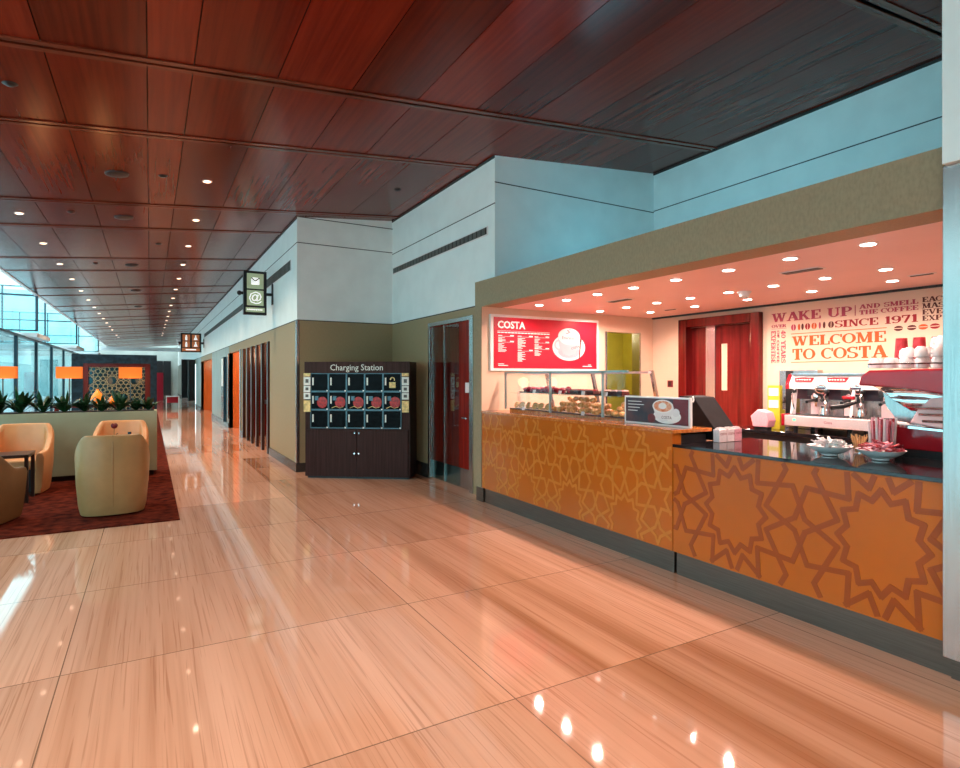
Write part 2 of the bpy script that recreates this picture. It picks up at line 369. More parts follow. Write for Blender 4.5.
def slab(mb, text, fr, h, width, d=.003):
    o, r, u = (V(q) for q in fr)
    tot = sum(G[c][0] for c in text); kx = width/tot; x = 0
    cnt = [0]
    def quad(p):
        cnt[0] += 1; mb.prism(p, (o, r, u), d*(1+.6*random.random()))
    for ch in text:
        w, items = G[ch]
        for it in items:
            if it[0] == 'L':
                _, x0, y0, x1, y1, th = it
                dx, dy = x1-x0, y1-y0; l = math.hypot(dx, dy); nx, ny = -dy/l*th/2, dx/l*th/2
                q = [(x0+nx,y0+ny),(x0-nx,y0-ny),(x1-nx,y1-ny),(x1+nx,y1+ny)]
                quad([((x+a)*kx, b*h) for a, b in q])
            elif it[0] == 'S':
                _, xc, y, ww = it; y0, y1 = (0, .09) if y == 0 else (.91, 1)
                quad([((x+a)*kx, b*h) for a, b in [(xc-ww/2,y0),(xc+ww/2,y0),(xc+ww/2,y1),(xc-ww/2,y1)]])
            elif it[0] == 'V':
                _, xc, y0, y1 = it
                quad([((x+a)*kx, b*h) for a, b in [(xc-.05,y0),(xc+.05,y0),(xc+.05,y1),(xc-.05,y1)]])
            else:
                _, cx, cy, rx, ry, a0, a1 = it; n = max(6, int(abs(a1-a0)/18))
                pr = None
                for i in range(n+1):
                    a = math.radians(a0+(a1-a0)*i/n); th = .08+.13*abs(math.cos(a))**1.3
                    c_, s_ = math.cos(a), math.sin(a)
                    po = (cx+(rx+th/2)*c_, cy+(ry+.045)*s_); pi = (cx+(rx-th/2)*c_, cy+(ry-.045)*s_)
                    if pr: quad([((x+a_)*kx, b_*h) for a_, b_ in [pr[1], pr[0], po, pi]])
                    pr = (po, pi)
        x += w
    return mb

# ---- interlaced star pattern (strips of a hexagon / square / triangle tiling)
def star_segments(a, w, h, theta=58, sx=1., sy=1., phase=(0,0)):
    out = []
    def poly(vs, th_=None):
        pts_ = []
        k = len(vs); c = V((sum(v[0] for v in vs)/k, sum(v[1] for v in vs)/k))
        mids = []; 
        for i in range(k):
            p, q = V(vs[i]), V(vs[(i+1) % k]); m = (p+q)/2; e = (q-p).normalized()
            n = V((-e.y, e.x));
            if (c-m).dot(n) < 0: n = -n
            mids.append((m, e, n))
        for i in range(k):
            m1, e1, n1 = mids[i]; m2, e2, n2 = mids[(i+1) % k]
            t = math.radians(th_ or theta)
            d1 = e1*math.cos(t)+n1*math.sin(t); d2 = -e2*math.cos(t)+n2*math.sin(t)
            den = d1.x*d2.y-d1.y*d2.x
            if abs(den) < 1e-6: continue
            w_ = m2-m1; s_ = (w_.x*d2.y-w_.y*d2.x)/den
            if s_ < 0 or s_ > 4*a: continue
            P = m1+d1*s_; out.append((m1, P)); out.append((P, m2)); pts_.append(P)
        return pts_
    D = a*(3+math.sqrt(3)); R = int(max(w/sx, h/sy)/D)+3      # dodecagons, hexagons and squares
    dr = lambda deg: V((math.cos(math.radians(deg)), math.sin(math.radians(deg))))
    Rd = a/(2*math.sin(math.radians(15)))
    for i in range(-R, R+1):
        for j in range(-R, R+1):
            c = V((i*D + j*D/2, j*D*math.sqrt(3)/2))
            if not (-D*2 < (c.x*sx+phase[0]) < w+D*2 and -D*2 < (c.y*sy+phase[1]) < h+D*2): continue
            inner = poly([c+dr(15+30*k)*Rd for k in range(12)])
            if len(inner) == 12: poly(inner, 48)
            for k in range(3):
                n = dr(60*k); p, q = c+dr(60*k-15)*Rd, c+dr(60*k+15)*Rd; poly([p, q, q+n*a, p+n*a])
            for k in (0, 1):
                hc = c+dr(30+60*k)*(D/math.sqrt(3)); poly([hc+dr(60*q)*a for q in range(6)])
    res = []
    for p, q in out:
        p = (p.x*sx+phase[0], p.y*sy+phase[1]); q = (q.x*sx+phase[0], q.y*sy+phase[1])
        t0, t1 = 0., 1.; dx, dy = q[0]-p[0], q[1]-p[1]; ok = True
        for P_, Q_ in ((-dx, p[0]), (dx, w-p[0]), (-dy, p[1]), (dy, h-p[1])):
            if abs(P_) < 1e-9:
                if Q_ < 0: ok = False
            else:
                r = Q_/P_
                if P_ < 0: t0 = max(t0, r)
                else: t1 = min(t1, r)
        if ok and t0 < t1-1e-4: res.append(((p[0]+dx*t0, p[1]+dy*t0), (p[0]+dx*t1, p[1]+dy*t1)))
    return res
def strips(mb, segs, fr, th, d0):
    for i_, (p, q) in enumerate(segs):
        d = d0*(1+.9*random.random())
        dx, dy = q[0]-p[0], q[1]-p[1]; l = math.hypot(dx, dy)
        if l < 1e-4: continue
        nx, ny = -dy/l*th/2, dx/l*th/2; ex, ey = dx/l*th*.3, dy/l*th*.3
        mb.prism([(p[0]-ex+nx,p[1]-ey+ny),(p[0]-ex-nx,p[1]-ey-ny),(q[0]+ex-nx,q[1]+ey-ny),(q[0]+ex+nx,q[1]+ey+ny)], fr, d)
    return mb

# ================================================================== THE SETTING
X1, X2, X3 = 2.15, 3.85, 6.68          # corridor wall, door wall, recess back wall
Y1, Y2 = 10.0, 6.38
XW = 3.68                               # café front
CZ = lambda x: 4.10+.09*x
struct('floor', MB().box(-3.0, 9.0, -6, 70, -.1, 0), M['floor'])
struct('ground', MB().box(-30, -3.0, -6, 90, -.15, -.05), M['paving'])

# ceiling of wooden panels, one mesh, with gaps
cm = MB(); pan = []
xs = [-2.68,-2.02,-1.36,-.69,-.02,.31,.96,1.62,2.27,2.93,3.58,4.24,4.89,5.55,6.2,6.75]
ys = [-6, -3.6, -2.05]
y = -2.05; k = 1
base = [2.45, 5.30]
yy = [5.30-9*4.42/1, ]
ys = []
for n in range(-3, 14):
    ys += [.88+n*4.42, 2.45+n*4.42]
ys = sorted(v for v in ys if -7 < v < 58)
for i in range(len(xs)-1):
    for j in range(len(ys)-1):
        a, b_ = xs[i]+.004, xs[i+1]-.004; c_, d_ = ys[j]+.045, ys[j+1]-.045
        vs = [(x, yv, CZ(x)+dz) for dz in (0, .03) for yv in (c_, d_) for x in (a, b_)]
        cm.add(vs, [(0,2,3,1),(4,5,7,6),(0,1,5,4),(2,6,7,3),(0,4,6,2),(1,3,7,5)])
        pan += [random.random()]*6
me = cm.mesh('ceiling', M['ceil'])
at = me.attributes.new('panel', 'FLOAT', 'FACE')
for i, v in enumerate(pan): at.data[i].value = v
co = bpy.data.objects.new('ceiling', me); COL.objects.link(co); co['kind'] = 'structure'
lm = MB()
def sl_box(mb, x0, x1, y0, y1, dz0, dz1):
    vs = [(x, yv, CZ(x)+dz) for dz in (dz0, dz1) for yv in (y0, y1) for x in (x0, x1)]
    mb.add(vs, [(0,2,3,1),(4,5,7,6),(0,1,5,4),(2,6,7,3),(0,4,6,2),(1,3,7,5)])
for yv in ys[1:-1]:
    sl_box(lm, xs[0], xs[-1], yv-.075, yv-.018, -.012, -.0005)
    sl_box(lm, xs[0], xs[-1], yv+.018, yv+.075, -.012, -.0005)
lips = struct('ceiling_lip', lm, M['lip'], co)
gm = MB(); sl_box(gm, xs[0], xs[-1], ys[0], ys[-1], .032, .10); struct('ceiling_backing', gm, M['ceilgap'], co)

def wall_piece(mb, X, y0, y1, z0, z1, t=.12): mb.box(X, X+t, y0, y1, z0, z1)
# near right wall (in front of the café end)
o_ = MB().box(3.56, 3.80, -6, 1.425, 2.70, CZ(3.56)+.03); struct('wall_right_near_upper', o_, M['white'])
struct('wall_right_near', MB().box(3.64, 3.80, -6, 1.37, .14, 2.70), M['tan'])
struct('baseboard_right_near', MB().box(3.70, 3.80, -6, 1.44, 0, .14), M['plinth'])
struct('trim_corner_post', MB().box(3.60, 3.69, 1.36, 1.44, .14, 2.70), M['steel'], bevel=.004)
# café end wall (not seen) and back wall
struct('wall_cafe_end', MB().box(3.80, 6.82, 1.30, 1.42, 0, 4.75), M['cream'])
bw = MB()
bw.box(6.7, 6.82, 1.42, 4.66, 0, 2.5); bw.box(6.7, 6.82, 5.78, 6.54, 0, 2.5); bw.box(6.7, 6.82, 4.66, 5.78, 2.30, 2.5)
struct('wall_cafe_back', bw, M['cream'])
mw = MB(); mw.box(3.68, 5.74, 6.42, 6.54, .19, 2.5); mw.box(5.74, 6.43, 6.42, 6.54, 2.26, 2.5); mw.box(6.43, 6.70, 6.42, 6.54, 0, 2.5)
struct('wall_cafe_left', mw, M['cream'])
gw = MB(); gw.box(5.2, 7.4, 7.7, 7.8, 0, 2.6); gw.box(7.3, 7.4, 6.54, 7.7, 0, 2.6); gw.box(5.2, 5.3, 6.54, 7.7, 0, 2.6); gw.box(5.2,7.4,6.54,7.8,2.5,2.6)
struct('wall_olive_back_room', gw, M['green'])
struct('trim_olive_doorway', MB().box(6.405, 6.432, 6.40, 6.56, 0, 2.26).box(5.74, 5.765, 6.40, 6.56, 0, 2.26), M['steel'])
struct('ceiling_cafe', MB().box(3.98, 6.7, 1.42, 6.42, 2.5, 2.8), M['pinkceil'])
struct('trim_shadow_gap', MB().box(6.66, 6.70, 1.42, 6.40, 2.478, 2.5), M['joint'])
fm = MB(); fm.box(3.68, 3.98, 1.44, 6.60, 2.50, 2.83); 
struct('wall_cafe_fascia', fm, M['fascia'])
struct('trim_cafe_pilaster', MB().box(3.672, 3.68, 6.42, 6.60, .19, 2.50).box(3.68, 3.85, 6.541, 6.60, .19, 2.50), M['fascia'])
struct('baseboard_cafe_pilaster', MB().box(3.70, 3.85, 6.421, 6.60, 0, .19), M['plinth'])
# door wall X2 (recess), step walls, corridor wall ; lower tan, upper white
def upper(name, mb): return struct(name, mb, M['white'])
ZT = 2.56
lw = MB(); lw.box(X2, X2+.12, 8.42, Y1, 0, ZT); lw.box(X2, X2+.12, 6.60, 8.42, 2.45, ZT); lw.box(X2, X2+.12, 6.54, 6.95, 0, 2.45)
struct('wall_door_side', lw, M['tan'])
um = MB(); um.box(X2, X2+.12, Y2+.12, Y1, ZT, CZ(X2)+.04); upper('wall_door_side_upper', um)
um = MB(); um.box(X2, X3+.12, Y2, Y2+.12, 2.83, CZ(X3)+.04); upper('wall_recess_left', um)
um = MB(); um.box(X3, X3+.12, -6, Y2, 2.80, CZ(X3)+.04); upper('wall_recess_back', um)
struct('wall_step', MB().box(X1, X2, Y1, Y1+.12, 0, ZT), M['tan'])
um = MB(); um.box(X1, X2+.12, Y1, Y1+.12, ZT, CZ(X1)+.2); upper('wall_step_upper', um)
um = MB(); um.box(X1, X1+.12, Y1+.12, 58, ZT, CZ(X1)+.03); upper('wall_corridor_upper', um)
cw = MB()
segs = [(Y1+.12,12.55),(16.55,17.0),(19.7,25.4),(31.1,34.7),(47,58)]
for a, b_ in segs: cw.cur = 1 if a > 18 else 0; cw.box(X1, X1+.12, a, b_, 0, ZT)
cw.cur = 0
for a, b_ in [(12.55,16.55),(17.0,19.7),(25.4,31.1),(34.7,47)]: cw.box(X1, X1+.12, a, b_, 2.34, ZT)
struct('wall_corridor', cw, [M['tan'], M['bluegrey']])
struct('trim_wall_joint', MB().box(X1-.004, X1+.01, Y1, 58, 3.86, 3.872).box(X1, X2, Y1-.004, Y1+.01, 3.86, 3.872)
       .box(X2-.004, X2+.01, Y2, Y1, 3.83, 3.842).box(X2, X3, Y2-.004, Y2+.01, 4.10, 4.112).box(X3-.004, X3+.01, -6, Y2, 4.12, 4.132), M['joint'])
struct('trim_wall_edge', MB().box(X1-.006, X1+.01, Y1, 58, ZT-.006, ZT+.008).box(X1, X2, Y1-.006, Y1+.01, ZT-.006, ZT+.008).box(X2-.006, X2+.01, 6.62, Y1, ZT-.006, ZT+.008), M['joint'])
struct('trim_steel_corner', MB().box(X1-.012, X1+.035, Y1-.012, Y1+.06, .14, ZT), M['steel'])
struct('trim_ceiling_edge', MB().box(X1-.012, X1, Y1, 58, CZ(X1)-.03, CZ(X1)).box(X1, X2, Y1-.012, Y1, CZ(X1)-.0, CZ(X1)+.01).box(X2-.012,X2,Y2,Y1,CZ(X2)-.03,CZ(X2)).box(X3-.012,X3,-6,Y2,CZ(X3)-.03,CZ(X3)), M['joint'])
bb = MB(); 
for a, b_ in segs: bb.box(X1-.02, X1, a-.12 if a < 10.2 else a, b_, 0, .15)
bb.box(X1-.02, X2, Y1-.02, Y1, 0, .15); bb.box(X2-.02, X2, 8.44, Y1, 0, .22)
struct('baseboard_corridor', bb, M['flor_strip'])
# rooms behind corridor openings
rm = MB(); rm.box(6.5, 6.6, 10.2, 48, 0, 3); rm.box(X1+.12, 6.6, 16.58, 16.68, 0, 2.56); rm.box(X1+.12, 6.6, 10.12, 48, 2.56, 2.66)
struct('wall_side_rooms', rm, M['darkred'])
dj = MB(); dj.box(X1+.005, 3.4, 19.70, 19.82, 0, 2.56); dj.box(X1+.005, 3.4, 31.1, 31.22, 0, 2.56); dj.box(3.3, 3.4, 16.68, 19.7, 0, 2.56); dj.box(3.3, 3.4, 25.4, 31.1, 0, 2.56)
struct('wall_orange_doorways', dj, M['door_orange'])
struct('trim_doorway', MB().box(X1-.03, X1+.14, 16.85, 17.0, 0, 2.36).box(X1-.03, X1+.1, 19.7, 19.82, .3, 2.34), M['steel'])
# far end
fe = MB(); fe.box(-4, 2.3, 58, 58.2, 0, 5)
struct('wall_far', fe, M['fargrey'])
struct('trim_far_beam', MB().box(-3.0, 2.15, 45, 45.3, 3.35, 3.6), M['beam'])
# behind camera and left of the ceiling
struct('wall_behind', MB().box(-3, 3.6, -6.1, -6, 0, 4.8), M['tan'])

# left: skylight zone with cross frames, glass partition, concrete building beyond
for i, (Y, nm) in enumerate([(20.0, 'first'), (30.0, 'second'), (42.0, 'third')]):
    w = thing('window_%d' % (i+1), None, None); w['kind'] = 'structure'; del_ = None
    z0 = 2.86+i*.13
    f = MB(); f.box(-12, -2.72, Y-.05, Y+.05, z0, z0+.04); f.box(-12, -2.72, Y-.04, Y+.04, 3.82+i*.1, 3.87+i*.1)
    f.box(-12, -2.72, Y-.05, Y+.05, 5.3, 5.35)
    for x in (-2.72, -3.9+.1*i, -5.2, -6.5, -7.8, -9.1): f.box(x-.03, x+.03, Y-.05, Y+.05, z0, 5.3)
    f.build('window_frame', M['mullion'], w)
    MB().box(-12, -2.72, Y-.006, Y+.006, z0+.02, 5.3).build('window_pane', M['glassbal'], w)
for i, (Y, dY) in enumerate([(20.2, 2.5), (30.3, 3.4), (42.2, 5)]):
    struct('trim_white_beam', MB().box(-12, -2.74, Y, Y+dY, 2.72+i*.13, 2.84+i*.13), M['beam'])
struct('trim_skylight_edge', MB().box(-2.76, -2.68, -6, 58, CZ(-2.68)-.02, CZ(-2.68)+.25), M['beam'])
w = thing('window_4', None, None); w['kind'] = 'structure'
f = MB()
for Y in [-5.9, -2.8, .3, 3.5, 6.6, 9.75, 12.9, 16.0, 19.2, 22.3, 25.5, 28.8, 32.4, 36]: f.box(-3.09, -3.01, Y-.05, Y+.05, 0, 2.72)
f.box(-3.10, -3.0, -6, 40, 2.68, 2.74); f.build('window_frame', M['mullion'], w)
MB().box(-3.06, -3.045, -6, 40, .0, 2.7).build('window_pane', M['glassbal'], w)
struct('wall_building_beyond', MB().box(-19, -18, 0, 90, -.1, 9), M['concrete'])
struct('wall_building_beyond_end', MB().box(-18, -3, 62, 63, -.1, 9), M['concrete'])

# ================================================================== DOORS
d = thing('door_1', None, None); d['kind'] = 'structure'     # steel framed red door
f = MB(); f.box(3.835, 3.97, 8.36, 8.42, 0, 2.45); f.box(3.835, 3.97, 6.95, 7.05, 0, 2.45); f.box(3.835, 3.97, 7.05, 8.36, 2.39, 2.45)
f.build('door_frame', M['steel'], d, bevel=.004)
MB().box(3.875, 3.92, 7.05, 8.36, .30, 2.39).build('door_leaf', M['doorred'], d)
MB().box(3.872, 3.92, 7.05, 8.36, .02, .30).build('kick_plate', M['steel'], d)
MB().box(3.856, 3.862, 7.40, 8.35, .03, 2.37).build('glass_panel', M['glass'], d)
MB().box(3.850, 3.868, 7.86, 7.885, .03, 2.38).box(3.850, 3.868, 8.27, 8.29, .03, 2.38).build('glass_edge', M['steel'], d)
MB().cyl((3.875,7.13,1.02),(3.83,7.13,1.02),.012).cyl((3.83,7.13,1.02),(3.83,7.25,1.02),.011).build('door_handle', M['chrome'], d, smooth=True)
MB().box(3.868, 3.875, 7.12, 7.22, 1.38, 1.52).build('door_notice', M['paper'], d)

d = thing('door_2', None, None); d['kind'] = 'structure'     # café back door
f = MB(); f.box(6.62, 6.82, 5.72, 5.86, 0, 2.42); f.box(6.62, 6.82, 4.58, 4.71, 0, 2.42); f.box(6.62, 6.82, 4.71, 5.72, 2.30, 2.42)
f.build('door_frame', M['redwood'], d, bevel=.01)
MB().box(6.74, 6.79, 5.46, 5.72, 0, 2.30).build('side_panel', M['redwood'], d)
MB().box(6.72, 6.77, 5.31, 5.46, 0, 2.30).build('steel_mullion', M['steel'], d)
lf = MB(); lf.box(6.74, 6.79, 5.23, 5.31, 0, 2.30); lf.box(6.74, 6.79, 4.71, 5.13, 0, 2.30); lf.box(6.74, 6.79, 5.13, 5.23, 0, 1.42); lf.box(6.74, 6.79, 5.13, 5.23, 2.05, 2.30)
lf.build('door_leaf', M['redwood'], d)
MB().box(6.755, 6.765, 5.13, 5.23, 1.42, 2.05).build('vision_pane', M['cream'], d)

# ================================================================== CAFÉ COUNTERS
def frameX(X, Yl, z): return ((X, Yl, z), (0,-1,0), (0,0,1))    # wall facing -X: right = -Y, up = Z
c = thing('serving_counter', 'tall orange lacquered counter with pale interlaced pattern under the pastry case', 'counter', (3.68,4.87,0))
PAR = lambda mb, t: mb   # coordinates are world minus thing origin
def W(mb, t):            # shift a world-space builder into thing space (unrotated things)
    l = t.location; mb.v = [(p[0]-l[0], p[1]-l[1], p[2]-l[2]) for p in mb.v]; return mb
W(B(3.78, 4.10, 3.33, 6.405, .0, 1.12), c).build('body', M['black'], c)
W(B(3.68, 3.78, 3.315, 6.415, .19, 1.14), c).build('front_panel', M['orange'], c)
W(B(3.72, 3.78, 3.33, 6.41, 0, .19), c).build('plinth', M['plinth'], c)
W(B(3.665, 4.14, 3.30, 6.418, 1.14, 1.17), c).build('countertop', M['orange_top'], c, bevel=.003)
W(strips(MB(), star_segments(.165, 3.07, .91, 64, 1.0, 1.25, (.2,.1)), frameX(3.68, 6.40, .21), .026, .0015), c).build('inlay_pattern', M['pat_light'], c)
c = thing('service_counter', 'lower orange counter with dark interlaced pattern and glossy black stone top', 'counter', (3.68,2.4,0))
W(B(3.78, 4.62, 1.44, 3.31, 0, 1.0), c).build('body', M['black'], c)
W(B(3.68, 3.78, 1.44, 3.305, .19, 1.035), c).build('front_panel', M['orange'], c)
W(B(3.72, 3.78, 1.44, 3.305, 0, .19), c).build('plinth', M['plinth'], c)
W(MB().box(3.66, 4.62, 1.44, 3.298, 1.035, 1.06).box(4.62, 5.3, 1.44, 2.40, 1.035, 1.06), c).build('countertop', M['blackstone'], c, bevel=.002)
W(B(4.62, 5.3, 1.44, 2.38, 0, 1.035), c).build('machine_plinth', M['black'], c)
W(strips(MB(), star_segments(.205, 1.84, .80, 64, 1.0, 1.25, (.55,.42)), frameX(3.68, 3.29, .215), .034, .0015), c).build('inlay_pattern', M['pat_dark'], c)
c = thing('back_counter', 'black back counter carrying the steel espresso machine', 'counter', (6.0,3.0,0))
W(B(6.04, 6.69, 1.44, 4.55, 0, .96), c).build('body', M['black'], c)
W(B(6.0, 6.69, 1.43, 4.57, .96, 1.0), c).build('countertop', M['blackstone'], c, bevel=.002)

# ================================================================== MENU BOARD
mbn = thing('menu_board', 'large red wall menu board with white frame, coffee cup picture and COSTA heading', 'menu board', (3.79,6.42,1.68))
W(B(3.79, 5.59, 6.385, 6.419, 1.68, 2.41), mbn).build('frame', M['signwhite'], mbn, bevel=.003)
W(B(3.835, 5.55, 6.380, 6.385, 1.715, 2.375), mbn).build('print_area', M['signred'], mbn)
fr = ((3.79,6.380,1.68),(1,0,0),(0,0,1))
def FR(x, z, y=6.380): return ((3.79+x, y, 1.68+z),(1,0,0),(0,0,1))
W(font_mb(MB(), 'COSTA', FR(.10,.555), .13, .002, sx=1.0, off=.03), mbn).build('heading', M['signwhite'], mbn)
ln = MB()
ln.prism([(.10,.518),(.93,.518),(.93,.521),(.10,.521)], FR(0,0), .001)
def dashes(x, y, n, w, dy=.013, h=.006):
    for i in range(n):
        ww = w*random.uniform(.4,1); ln.prism([(x,y-i*dy),(x+ww,y-i*dy),(x+ww,y-i*dy+h),(x,y-i*dy+h)], FR(0,0), .001)
for i in range(16): x0 = .10+i*.052; ln.prism([(x0,.492),(x0+.045,.492),(x0+.045,.504),(x0,.504)], FR(0,0), .001)
for x, rows in ((.11,[(.44,4),(.365,9)]),(.41,[(.44,11),(.255,10)]),(.68,[(.44,3),(.37,5),(.285,6)])):
    for y0, n in rows:
        ln.prism([(x,y0+.006),(x+.24,y0+.006),(x+.24,y0+.009),(x,y0+.009)], FR(0,0), .001)
        ln.prism([(x+.18,y0+.014),(x+.24,y0+.014),(x+.24,y0+.026),(x+.18,y0+.026)], FR(0,0), .001)
        ln.prism([(x,y0+.014),(x+.06,y0+.014),(x+.06,y0+.022),(x,y0+.022)], FR(0,0), .001)
        dashes(x, y0-.014, n, .13)
for x, y0, w in ((.11,.085,.09),(.11,.065,.15),(1.60,.085,.05),(1.50,.065,.17)): ln.prism([(x,y0),(x+w,y0),(x+w,y0+.010),(x,y0+.010)], FR(0,0), .001)
W(ln, mbn).build('text_lines', M['signwhite'], mbn)
def disc(mb, cx, cz, rx, rz, fr, d, n=32): return mb.prism([(cx+rx*math.cos(2*PI*i/n), cz+rz*math.sin(2*PI*i/n)) for i in range(n)], fr, d)
cp = MB(); disc(cp, 1.26, .33, .285, .185, FR(0,0), .0015)
W(cp, mbn).build('saucer_picture', M['saucerprint'], mbn)
cp = MB(); disc(cp, 1.26, .27, .19, .09, FR(0,0), .0022)
W(cp, mbn).build('saucer_shadow_print', M['pinkpaper'], mbn)
cp = MB(); cp.prism([(1.07,.48),(1.09,.34),(1.16,.24),(1.26,.21),(1.36,.24),(1.43,.34),(1.45,.48)], FR(0,0), .003)
for i in range(14):
    a0, a1 = PI*.45+i*PI*.09, PI*.45+(i+1)*PI*.09
    cp.prism([(1.09+.085*math.cos(a0),.36+.075*math.sin(a0)),(1.09+.085*math.cos(a1),.36+.075*math.sin(a1)),(1.09+.06*math.cos(a1),.36+.05*math.sin(a1)),(1.09+.06*math.cos(a0),.36+.05*math.sin(a0))], FR(0,0), .003)
W(cp, mbn).build('cup_picture', M['cupprint'], mbn)
cp = MB(); disc(cp, 1.26, .48, .19, .115, FR(0,0), .0040)
W(cp, mbn).build('milk_froth_picture', M['saucerprint'], mbn)
cp = MB(); font_mb(cp, 'Emirates', ((3.79+1.135,6.376,1.68+.44),(1,0,0),(0,0,1)), .062, .001)
for i in range(5): disc(cp, 1.25+.012*(i-2)*(-1)**i, .525+.014*i, .03-.004*i, .005, ((3.79,6.376,1.68),(1,0,0),(0,0,1)), .001, 12)
W(cp, mbn).build('froth_lettering', M['txt_pink'], mbn)
cp = MB(); font_mb(cp, 'COSTA', ((3.79+1.30,6.376,1.68+.30),(.97,0,.22),(-.22,0,.97)), .045, .001)
cp.prism([(1.45,.40),(1.47,.40),(1.445,.16),(1.43,.16)], FR(0,0), .0045); disc(cp, 1.465, .43, .016, .04, FR(0,0), .0045, 12)
W(cp, mbn).build('cup_lettering_and_spoon', M['txt_brown'], mbn)

# ================================================================== WALL LETTERING (café back wall)
XF = 6.699
def fx(Y, z): return ((XF, Y, z), (0,-1,0), (0,0,1))
wl = thing('wall_lettering', 'large rose, crimson and orange slab lettering painted on the cream back wall', 'lettering', (6.7,3.8,2.0))
W(slab(MB(), 'WAKE UP', fx(4.46,2.275), .105, .95), wl).build('wake_up_line', M['txt_pink'], wl)
m_ = MB(); slab(m_, 'AND SMELL', fx(3.44,2.337), .047, .56); slab(m_, 'THE COFFEE', fx(3.44,2.275), .047, .56); m_.prism([(0,0),(.008,0),(.008,.115),(0,.115)], fx(3.485,2.27), .003)
W(m_, wl).build('and_smell_the_coffee_lines', M['txt_pink'], wl)
W(slab(MB(), 'SINCE 1971', fx(3.70,2.155), .078, .82), wl).build('since_line', M['txt_red'], wl)
m_ = MB(); slab(m_, 'WELCOME', fx(4.20,1.97), .115, 1.03); slab(m_, 'TO COSTA', fx(4.20,1.805), .130, 1.03)
for z in (2.112, 1.772): m_.prism([(0,0),(1.04,0),(1.04,.008),(0,.008)], fx(4.21,z), .003)
W(m_, wl).build('welcome_lines', M['txt_orange'], wl)
m_ = MB(); slab(m_, 'EACH', fx(2.85,2.345), .05, .24); slab(m_, 'MASTER', fx(2.85,2.283), .05, .36); slab(m_, 'EVERY', fx(2.85,2.222), .05, .30); slab(m_, 'EXPERT', fx(2.85,2.16), .05, .34)
W(m_, wl).build('each_master_lines', M['txt_brown'], wl)
m_ = MB(); slab(m_, 'OVER', fx(4.46,2.205), .038, .19)
m_.prism([(0,0),(.19,0),(.19,.004),(0,.004)], fx(4.46,2.19), .003)
def vert(mb, txt, Y, z, h, w): slab(mb, txt, ((XF, Y, z), (0,0,-1), (0,-1,0)), h, w)   # reads downwards
vert(m_, 'EXPERTISE', 4.465, 2.17, .055, .40); vert(m_, '40 YEARS', 4.335, 2.17, .055, .40)
W(m_, wl).build('expertise_and_years_columns', M['txt_pink'], wl)
m_ = MB(); vert(m_, 'OF COFFEE MAKING'.replace('G','C').replace('CC','C') if False else 'OF COFFEE', 4.392, 2.17, .03, .40)
W(m_, wl).build('small_column', M['txt_pink'], wl)
for i, (w_, mm, dx) in enumerate([(.030,'txt_pink',0),(.014,'txt_orange',.062),(.014,'txt_brown',.10),(.030,'txt_red',.155),(.030,'txt_orange',.225),(.012,'txt_pink',.285),(.014,'txt_brown',.33),(.032,'txt_brown',.40)]):
    m_ = MB(); disc(m_, .03+dx*1.1, 0, w_, .038, fx(4.21,2.193), .003, 16)
    W(m_, wl).build('bean_mark', M[mm], wl)
    if w_ > .02:
        m_ = MB(); m_.prism([(.027+dx*1.1,-.036),(.033+dx*1.1,-.036),(.036+dx*1.1,.036),(.030+dx*1.1,.036)], fx(4.21,2.193), .004); W(m_, wl).build('bean_mark_crease', M['cream'], wl)
for i, Y in enumerate((3.06,2.94,2.84,2.74)):
    m_ = MB(); disc(m_, 0, 0, .042, .027, fx(Y,2.10), .003, 18); W(m_, wl).build('bean_mark', M[('txt_brown','txt_brown','txt_orange','txt_red')[i]], wl)
    m_ = MB(); m_.prism([(-.04,-.003),(.04,-.003),(.04,.004),(-.04,.004)], fx(Y,2.10), .004); W(m_, wl).build('bean_mark_crease', M['cream'], wl)

# ================================================================== CAFÉ CEILING FITTINGS
rows = [('front', [(4.22,5.92),(4.22,5.38),(4.22,4.84),(4.22,4.30),(4.22,3.76),(4.22,3.20),(4.22,2.66),(4.22,2.11)]),
        ('middle', [(5.33,6.06),(5.33,5.56),(5.33,5.04),(5.33,4.54),(5.33,4.04),(5.33,3.53),(5.33,3.03),(5.33,2.53)]),
        ('back', [(6.02,5.81),(6.02,5.06),(6.02,4.31),(6.02,3.56),(6.02,2.80)])]
first = None
for rn, pts in rows:
    for i, (x, y) in enumerate(pts):
        lab = 'lit round downlight, %s from left in the %s row of the pink ceiling' % (ORD[i], rn)
        if first is None:
            first = thing('downlight', lab, 'ceiling light', (x,y,2.5), 0, 'downlights in the pink café ceiling')
            MB().lathe([(.048,-.006),(.062,-.004),(.062,-.0005),(.048,-.0005)]).build('trim_ring', M['lampring'], first, smooth=True)
            MB().lathe([(.001,-.0075),(.045,-.0075),(.045,-.0055),(.001,-.0055)]).build('lens', M['lamp_on'], first)
            t = first
        else:
            t = copy_tree(first); t.location = (x,y,2.5); t['label'] = lab
        ld = bpy.data.lights.new('downlight_beam', 'SPOT'); ld.energy = 42; ld.color = (1,.72,.62); ld.spot_size = math.radians(165); ld.spot_blend = .6; ld.shadow_soft_size = .03
        lo = bpy.data.objects.new('downlight_beam', ld); COL.objects.link(lo); lo.location = (x, y, 2.485)
